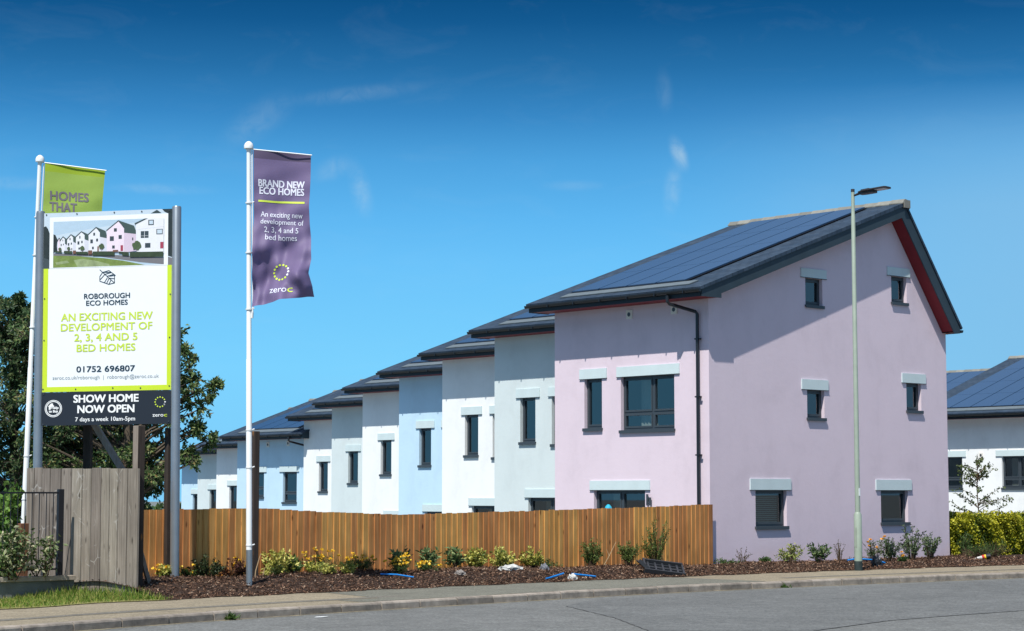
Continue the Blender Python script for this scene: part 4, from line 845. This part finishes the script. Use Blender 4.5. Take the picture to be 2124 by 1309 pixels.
# kind: stems, leaves per stem, leaf length, leaf width, spread, upright
KIND = dict(var=(26, 22, .075, .04, 1., .5), var_low=(20, 16, .06, .035, 1., .25), var2=(16, 16, .085, .035, 1., .7), green=(20, 20, .075, .035, 1., .6), laurel=(13, 15, .12, .04, .8, 1.), dark=(22, 24, .06, .035, 1., .4), red=(22, 22, .06, .035, 1., .4),
    coreopsis=(24, 16, .07, .012, 1., .7), low=(18, 12, .06, .02, 1., .3), feather=(24, 36, .06, .02, .85, 1.), twig=(9, 12, .04, .015, .9, 1.), rose=(14, 14, .055, .03, .9, .9), greyg=(18, 26, .07, .034, .9, .9), grass=(60, 2, .2, .01, 1., .8), greenh=(18, 26, .06, .02, .8, 1.))
def plant(kind, label, u, v, w, h, name='shrub', cat='shrub', flowers=0, fm=None, group='plants along the bark bed', mat=None):
    ns, per, ll, lwid, spread, upr = KIND[kind]; w *= 1.3; h *= 1.24; ns = int(ns*1.5); t = thing(name, label, cat, W(u, v, bed_h(u, v)-.01) if u < 46 else W(u, v, .1), 0, group)
    mb = MB(); base, dirs, tips = [], [], []
    for i in range(ns):
        a = RNG.uniform(0, 2*math.pi); rad = math.sqrt(RNG.random())*w*.5*spread; hh = h*(RNG.uniform(.45, 1.)*(1-.45*(rad/(w*.5+1e-6))**2*(1-.5*upr)))
        p0 = Vector((math.cos(a)*rad*.25, math.sin(a)*rad*.25, 0)); p2 = Vector((math.cos(a)*rad, math.sin(a)*rad, hh)); p1 = (p0+p2)/2+Vector((-math.cos(a), -math.sin(a), 0))*rad*.15*upr+Vector((0, 0, hh*.12))
        mb.tube([p0, p1, p2], [.006+.004*h, .005, .002], 4, cap=False); tips.append(p2)
        for k in range(per):
            s = RNG.uniform(.18 if upr < .6 else .3, 1.03); q = p0*(1-s)**2+p1*2*s*(1-s)+p2*s*s; d = (p2-p0).normalized()
            base.append(np.array(q)+RNG.normal(size=3)*.012); b = RNG.normal(size=3); b -= np.array(d)*float(np.dot(b, d))*.6; dirs.append(b*.8+np.array(d)*.55+np.array([0, 0, .15]))
    mb.build('stems', m_twig, t)
    n = len(base); f = RNG.uniform(.65, 1.25, n); leaf_mesh('foliage', mat or LM[kind], np.array(base), np.array(dirs), ll*f, lwid*f, t)
    if flowers:
        st = MB()
        for i in range(flowers):
            tp = tips[i % len(tips)]; c = Vector(tp)+Vector((RNG.normal()*.05, RNG.normal()*.05, RNG.uniform(.0, .3*h if kind != 'rose' else .1))); st.tube([Vector(tp)*.6, c], [.003, .002], 3, cap=False)
            fb = np.repeat(np.array([c]), 10, 0); fd = RNG.normal(size=(10, 3)); fd[:, 2] = abs(fd[:, 2])*.6; s = (.058 if kind != 'rose' else .065); leaf_mesh('flower_head', fm or m_yel, fb, fd, s*RNG.uniform(.6, 1.1, 10), s*.75, t, fold=.1)
        st.build('flower_stalks', m_twig, t)
    return t
for args in [
    ('var_low', 'low yellow flowering plant beside the foot of the right metal billboard post', 20.30, 32.15, .30, .18, 'flower', 'flower', 8),
    ('low', 'low orange brown tuft between the metal billboard post and the dark shrub', 20.78, 32.2, .3, .16, 'flower', 'flower', 5),
    ('dark', 'dark green shrub between the metal billboard post and the white flagpole', 21.17, 32.10, .55, .36),
    ('red', 'red brown leaved shrub immediately left of the white flagpole', 21.78, 32.10, .56, .33, 'shrub', 'shrub', 7),
    ('var', 'large yellow green variegated shrub right of the dark timber post', 22.80, 32.12, .58, .46),
    ('green', 'green shrub leaning on the right of the large variegated one', 23.22, 32.2, .36, .36),
    ('var_low', 'low yellow variegated plant in front of the large variegated shrub', 22.27, 31.49, .36, .22),
    ('coreopsis', 'wide clump of tall thin stems with scattered yellow flowers', 23.83, 32.2, .66, .36, 'flower', 'flower', 26),
    ('var_low', 'small pale yellow plant at the left foot of the tall yellow flowers', 23.55, 32.0, .28, .23),
    ('var_low', 'small yellow variegated mound in front of the tall yellow flowers', 23.30, 31.21, .29, .21),
    ('var_low', 'yellow cream variegated mound right of the tall yellow flowers', 23.75, 31.12, .30, .24),
    ('coreopsis', 'low golden flower clump between two pale mounds and the fence', 24.85, 32.15, .55, .26, 'flower', 'flower', 20),
    ('coreopsis', 'bright yellow flower clump nearest the first blue pipe piece', 24.95, 31.0, .42, .3, 'flower', 'flower', 26),
    ('laurel', 'upright dark green laurel beside the bright yellow flower clump', 25.54, 31.73, .38, .42),
    ('laurel', 'broad laurel with pale edged leaves, second along the fence', 26.26, 31.77, .46, .40),
    ('coreopsis', 'low yellow flowers in front of the pale edged laurel', 25.75, 31.1, .42, .15, 'flower', 'flower', 18),
    ('laurel', 'narrow green laurel third along the fence, next to a creamy yellow shrub', 27.27, 32.10, .38, .36),
    ('var', 'creamy yellow variegated shrub right of the third laurel', 27.94, 32.15, .42, .38),
    ('var', 'wide golden variegated shrub above the pale plastic sheet', 28.54, 31.94, .56, .40),
    ('var', 'sparse yellow variegated shrub with a tall stalk, last of the yellow ones', 29.56, 32.2, .40, .36),
    ('low', 'low olive green plant left of the feathery shrubs', 30.06, 32.2, .46, .18),
    ('feather', 'feathery green shrub left of the bare twig by the fence', 31.26, 32.07, .46, .56),
    ('feather', 'bushy green shrub behind the black plastic tray', 32.10, 31.76, .48, .45),
    ('feather', 'tallest feathery shrub against the fence, right of the black tray', 33.35, 32.1, .66, .88),
    ('low', 'low bright green plant at the fence end of the lilac gable', 35.91, 32.2, .52, .14),
    ('twig', 'thin leafless twiggy plant near the fence end of the lilac gable', 36.30, 32.07, .34, .32),
    ('low', 'tiny green tuft between the twiggy plant and the yellow green shrub', 36.9, 31.9, .24, .11),
    ('var2', 'yellow green shrub below the blind window of the lilac gable', 37.75, 31.82, .50, .42),
    ('laurel', 'spreading grey green plant halfway to the lamp post', 38.55, 31.6, .58, .46),
    ('twig', 'brown twiggy plant just left of the lamp post', 39.1, 31.4, .36, .50),
    ('rose', 'rose bush with orange yellow flowers right of the lamp post', 40.12, 31.13, .55, .46, 'rose_bush', 'rose bush', 6, m_orange),
    ('greyg', 'grey green bush right of the rose bush', 40.85, 31.2, .52, .50),
    ('greyg', 'tallest grey green bush below the right gable window', 41.95, 31.35, .56, .78),
    ('greyg', 'grey green bush at the right corner of the lilac house', 43.05, 31.6, .46, .55),
    ('low', 'small plant with yellow flowers between the rose bush and the grey green bushes', 40.7, 30.7, .25, .18, 'flower', 'flower', 4, m_orange),
    ('grass', 'green grass tuft below the hedge beside the littered bundle', 44.7, 31.2, .8, .26, 'grass_tuft', 'grass'),
    ('greenh', 'dark green plant between the house corner and the yellow hedge', 45.3, 32.1, .40, .52),
    ('grass', 'longer grass tuft against the hedge foot at the right edge', 46.0, 31.7, .9, .34, 'grass_tuft', 'grass'),
]: plant(*args)
t = thing('dry_twig', 'pale bare twig leaning on the fence between two feathery shrubs', 'twig', W(31.75, 32.1, .1))
mb = MB(); mb.tube([(-.08, 0, .05), (.06, 0, .3), (.22, .05, .62)], [.01, .008, .004], 5); mb.tube([(.06, 0, .3), (.0, .02, .46)], [.006, .003], 4); mb.build('stem', M('pale_twig', (.45, .34, .2), .8), t)
# hedge beside the house
def hedge_leaves(u0, u1, v0, v1, z0, z1, n, bias):
    pts = np.zeros((n, 3)); dr = np.zeros((n, 3))
    for i in range(n):
        a, b, c = RNG.random(3); f = RNG.integers(0, 4)
        if f <= 1: b = RNG.random()**2.5*.35
        elif f == 2: c = 1-RNG.random()**2*.25
        uu, vv = u0+(u1-u0)*a, v0+(v1-v0)*b; zt = z1+.09*math.sin(uu*4.1)+.06*math.sin(uu*9.7+vv*5); zz = z0+(zt-z0)*c; bul = .09*math.sin(uu*5.3+zz*4)+.06*math.sin(uu*13+zz*9)
        pts[i] = W(uu, vv-bul, zz); dr[i] = np.array(W(RNG.normal()*.6, -.5+RNG.normal()*.6, .4+RNG.normal()*.6))
    return pts, dr
hg = thing('hedge', 'clipped yellow green hedge right of the lilac house', 'hedge', (0, 0, 0))
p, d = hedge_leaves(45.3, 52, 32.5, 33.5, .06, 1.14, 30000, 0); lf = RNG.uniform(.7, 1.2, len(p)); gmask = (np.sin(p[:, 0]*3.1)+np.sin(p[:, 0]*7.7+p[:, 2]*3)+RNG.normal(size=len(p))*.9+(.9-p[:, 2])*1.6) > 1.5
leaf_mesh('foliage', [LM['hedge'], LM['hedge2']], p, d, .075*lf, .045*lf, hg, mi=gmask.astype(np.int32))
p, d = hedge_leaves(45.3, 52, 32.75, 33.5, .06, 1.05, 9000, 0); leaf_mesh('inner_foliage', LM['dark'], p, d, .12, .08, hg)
mb = MB()
for i in range(46): uu = 45.4+i*.145; mb.tube([W(uu, 33+.2*math.sin(i*3), .05), W(uu+.05*math.sin(i), 33.0+.25*math.sin(i*2), 1.0)], [.012, .005], 4, cap=False)
mb.build('stems', m_twig, hg)
# thin young tree beyond the hedge
yt = thing('young_tree', 'thin sparse young tree in front of the white house, beyond the hedge', 'tree', (14.2, 61.2, -.75))
mb = MB(); base, dirs = [], []
mb.tube([(0, 0, 0), (.03, 0, 1.6), (-.02, .05, 2.7), (.0, 0, 3.75)], [.03, .024, .014, .005], 7)
for i in range(42):
    z = RNG.uniform(1.0, 3.6); a = RNG.uniform(0, 6.28); L_ = RNG.uniform(.4, 1.0)*(1.95-.40*z); e = Vector((math.cos(a)*L_, math.sin(a)*L_, z+L_*RNG.uniform(.1, .7))); s = Vector((0, 0, z)); m = (s+e)/2+Vector((0, 0, .06)); mb.tube([s, m, e], [.012, .008, .003], 5, cap=False)
    for k in range(26): q = RNG.uniform(.2, 1.05); base.append(np.array(s*(1-q)**2+m*2*q*(1-q)+e*q*q)+RNG.normal(size=3)*.03); dirs.append(RNG.normal(size=3)+np.array([0, 0, -.3]))
mb.build('trunk', m_twig, yt, smooth=True); leaf_mesh('crown', lm('young_leaf', (.05, .08, .02), (.08, .12, .03), (.13, .15, .05)), np.array(base), np.array(dirs), .095, .052, yt)
# bushes behind and through the railing on the left
def vine(name, label, loc, w, h, dpt, n, mat, ll, lw, stems=14, cat='bush'):
    t = thing(name, label, cat, loc); mb = MB(); base, dirs = [], []
    for i in range(stems):
        x = RNG.uniform(-.5, .5)*w; e = Vector((x*1.1+RNG.normal()*.05, RNG.uniform(-.5, .5)*dpt, h*RNG.uniform(.4, 1.))); s = Vector((x*.5, 0, 0)); m = (s+e)/2+Vector((RNG.normal()*.08, 0, .1)); mb.tube([s, m, e], [.012, .009, .004], 5, cap=False)
        for k in range(n//stems):
            q = RNG.uniform(.15, 1.05); base.append(np.array(s*(1-q)**2+m*2*q*(1-q)+e*q*q)+RNG.normal(size=3)*np.array([.07, .07, .06])); dirs.append(RNG.normal(size=3)+np.array([0, -.5, 0]))
    mb.build('stems', m_twig, t); f = RNG.uniform(.7, 1.3, len(base)); leaf_mesh('foliage', mat, np.array(base), np.array(dirs), ll*f, lw*f, t); return t
m_cream = leafmat('cream_edged_leaf', [(0, (.05, .10, .03)), (.45, (.12, .17, .06)), (.8, (.33, .36, .2)), (1, (.55, .5, .32))])
vine('bush', 'cream edged leafy bush spilling over the low wall at the left edge', (-8.95, 35.3, .28), 1.1, .95, .5, 1000, m_cream, .10, .05, 20)
t = vine('bush', 'trailing cream edged sprays in front of the black railing', (-8.32, 35.7, .33), .5, .72, .3, 330, m_cream, .09, .045, 9)
vine('bush', 'bright green bush behind the black railing', (-9.3, 37.9, .0), 1.5, 2.0, .8, 2600, lm('bright_green_leaf', (.05, .12, .02), (.12, .24, .04), (.24, .36, .08)), .12, .085, 26)
vine('bush', 'dark green shrub low behind the railing at the left edge', (-9.9, 38.6, 0), 2.6, 1.5, 1.2, 2400, m_treeleaf2, .12, .06, 24)

# ================================================================== SMALL THINGS ON THE BED
m_bluep = M('blue_pipe', (.01, .22, .62), .35, .5); m_film = M('pale_plastic_film', (.52, .52, .49), .5, .4, var=.2, scale=9)
def pipe(label, pts, r=.016):
    t = thing('pipe_piece', label, 'pipe', pts[0], 0, 'blue pipe pieces in the bed'); mb = MB(); o = Vector(pts[0]); mb.tube([Vector(p)-o for p in pts], r, 8); mb.build('pipe', m_bluep, t, smooth=True)
B = lambda u, v, z: W(u, v, bed_h(u, v)+z)
pipe('short blue pipe lying flat in the bark near the pavement edge', [B(24.25, 30.75, .035), B(24.5, 30.56, .05), B(24.8, 30.4, .03)])
pipe('blue pipe piece left of the pale knotted bag', [B(28.05, 30.12, .02), B(28.3, 30.1, .075), B(28.62, 30.2, .10)], .02)
pipe('blue pipe piece right of the pale knotted bag', [B(28.78, 30.12, .10), B(29.0, 30.05, .085), B(29.35, 30.0, .05)], .02)
pipe('blue pipe bent round the foot of the lamp post', [B(38.35, 30.55, .09), B(38.6, 30.45, .14), B(39.1, 30.3, .13), B(39.4, 30.25, .07)], .022)
def crumple(name, label, cat, u, v, sx, sy, sz, mat, rz=0.):
    t = thing(name, label, cat, B(u, v, -.01), ROTZ+rz); bm = bmesh.new(); bmesh.ops.create_icosphere(bm, subdivisions=3, radius=1)
    for q in bm.verts:
        k = 1+.22*math.sin(q.co.x*5+q.co.y*3)+.16*math.sin(q.co.y*9-q.co.z*6)+.1*math.sin(q.co.x*13+q.co.z*11); q.co = Vector((q.co.x*sx*k, q.co.y*sy*k, max(0, q.co.z+.4)*sz*k))
    me = bpy.data.meshes.new('body'); bm.to_mesh(me); bm.free(); me.materials.append(mat); link('body', me, t); return t
crumple('plastic_sheet', 'pale crumpled plastic sheet lying below the golden shrub', 'plastic sheet', 28.0, 31.15, .30, .12, .07, m_film, .1)
crumple('plastic_bag', 'pale knotted bag between the two blue pipe pieces', 'bag', 28.68, 30.0, .10, .08, .08, m_film)
crumple('stone', 'grey flat stone in the bark left of the plastic sheet', 'stone', 26.15, 30.6, .11, .08, .06, M('stone_grey', (.24, .22, .2), .9, var=.2, scale=8))
crumple('stone', 'grey stone in the bark behind the blue pipe pieces', 'stone', 29.1, 31.3, .10, .08, .10, M('stone_blue', (.17, .18, .2), .9, var=.2, scale=8))
crumple('bin_bag', 'black bag slumped behind the foot of the lamp post', 'bag', 38.95, 30.15, .13, .1, .17, m_black)
tr_ = thing('plastic_tray', 'black plastic tray tipped up on the pavement edge of the bark bed', 'plastic tray', W(31.75, 30.35, .03), R(4))
m_tray = M('tray_plastic', (.03, .033, .038), .45, .45)
T = Matrix.Translation((0, 0, .10)) @ Matrix.Rotation(R(7), 4, 'Y') @ Matrix.Rotation(R(20), 4, 'X'); mb = MB()
mb.box(-.42, .42, -.30, .30, 0, .012, T)
for b in ((-.45, .45, -.33, -.29, -.01, .12), (-.45, .45, .29, .33, -.01, .10), (-.45, -.41, -.29, .29, -.01, .13), (.41, .45, -.29, .29, -.01, .08)): mb.box(*b, T)
tray = mb.build('tray_body', m_tray, tr_, bevel=.006)
mb = MB()
for i in range(5): mb.box(-.35+i*.16, -.31+i*.16, -.28, .28, .013, .055, T)
for i in range(3): mb.box(-.40, .40, -.2+i*.18, -.17+i*.18, .013, .05, T)
mb.build('tray_ribs', m_tray, tray)
mb = MB(); T2 = Matrix.Translation((-.38, -.2, .12)) @ Matrix.Rotation(R(42), 4, 'Y'); mb.box(-.28, .06, -.06, .30, 0, .03, T2); mb.box(-.28, .06, -.09, -.06, -.01, .07, T2); mb.build('tray_lip', m_tray, tr_, bevel=.005)
bu = thing('littered_bundle', 'black pipe end wrapped in white, red and yellow plastic below the hedge', 'litter', W(43.75, 30.55, .09), R(5))
bu.scale = (.55, .55, .55)
m_redp = M('red_plastic', (.5, .03, .02), .5); m_ylp = M('yellow_plastic', (.75, .5, .02), .5)
mb = MB(); mb.tube([(.30, 0, .15), (.5, -.06, .18)], .13, 14, cap=False); mb.tube([(.49, -.06, .18), (.31, 0, .15)], .115, 14); mb.build('black_pipe_end', m_black, bu)
for (a, b, m, n) in ((.20, .29, m_ylp, 'yellow_band'), (.10, .20, m_redp, 'red_band')): mb = MB(); mb.tube([(a, 0, .11+a*.08), (b, 0, .11+b*.08)], [.09+a*.12, .09+b*.12], 12); mb.build(n, m, bu)
mb = MB(); mb.tube([(-.28, 0, .03), (-.1, .02, .07), (.10, 0, .10)], [.02, .07, .10], 10); mb.build('white_wrap', m_film, bu)
ds = thing('bin_store', 'low wooden store with flat pale roof between the lilac house and the hedge', 'bin store', (12.85, 58.5, 0.04), R(-6))
mb = MB(); T = Matrix.Rotation(R(3.5), 4, 'Y'); mb.box(-.9, .62, -.55, .75, 1.16, 1.21, T)
for i in range(7): mb.box(-.9, .62, -.55+i*.186, -.55+i*.186+.178, 1.211, 1.228, T)
mb.build('roof', wood('store_roof_board', (.30, .25, .15), (.52, .44, .28), (.2, .15, .08), island=.08), ds)
mb = MB()
for x in (-.85, .5): mb.box(x, x+.07, -.45, -.38, -1.2, 1.1); mb.box(x, x+.07, .6, .67, -1.2, 1.1)
for i in range(7): mb.box(-.78, .5, -.40, -.375, -.2+i*.17, -.2+i*.17+.15)
mb.build('frame', m_dark_wood, ds)
pr_ = thing('parasol', 'small turquoise canopy top just showing above the fence by the patio door', 'parasol', (2.33, 48.6, -.1), 0)
mb = MB(); mb.tube([(0, 0, 0), (0, 0, 1.64)], .015, 8); mb.build('pole', m_frame, pr_)
mb = MB(); mb.tube([(0, 0, z) for z in (1.46, 1.53, 1.58, 1.62, 1.64)], [.10, .095, .075, .04, .005], 10); mb.build('canopy', M('turquoise_cloth', (.02, .38, .55), .6), pr_, smooth=True)

# small things along the kerb
struct('gutter_grit', strip(lambda u: kv(u)-.15+.03*math.sin(u*5)+.02*math.sin(u*13), lambda u: kv(u)-.06, [x*.2-10 for x in range(0, 350)], -.1215), M('grit', (.24, .21, .14), .95, var=.45, scale=9, bump=.4))
for u, lab, sz in ((17.35, 'small green weed growing at the foot of the kerb below the board panel', .16), (31.7, 'tiny green weed at the kerb foot below the lilac house', .11)):
    t = thing('kerb_weed', lab, 'weed', W(u, kv(u)-.1, -.12)); n = 60; d_ = RNG.normal(size=(n, 3)); d_[:, 2] = abs(d_[:, 2])+.3
    leaf_mesh('foliage', LM['green'], RNG.normal(size=(n, 3))*np.array([.05, .02, .01]), d_, sz*RNG.uniform(.5, 1., n), .03, t)
t = thing('paper_scrap', 'small white scrap of paper lying on the road near the kerb', 'litter', W(18.75, 25.25, -.118))
mb = MB(); mb.poly([(-.10, -.05, 0), (.02, -.08, .004), (.12, .01, .012), (.05, .07, .006), (-.07, .06, .003)]); mb.build('paper', m_twhite, t)
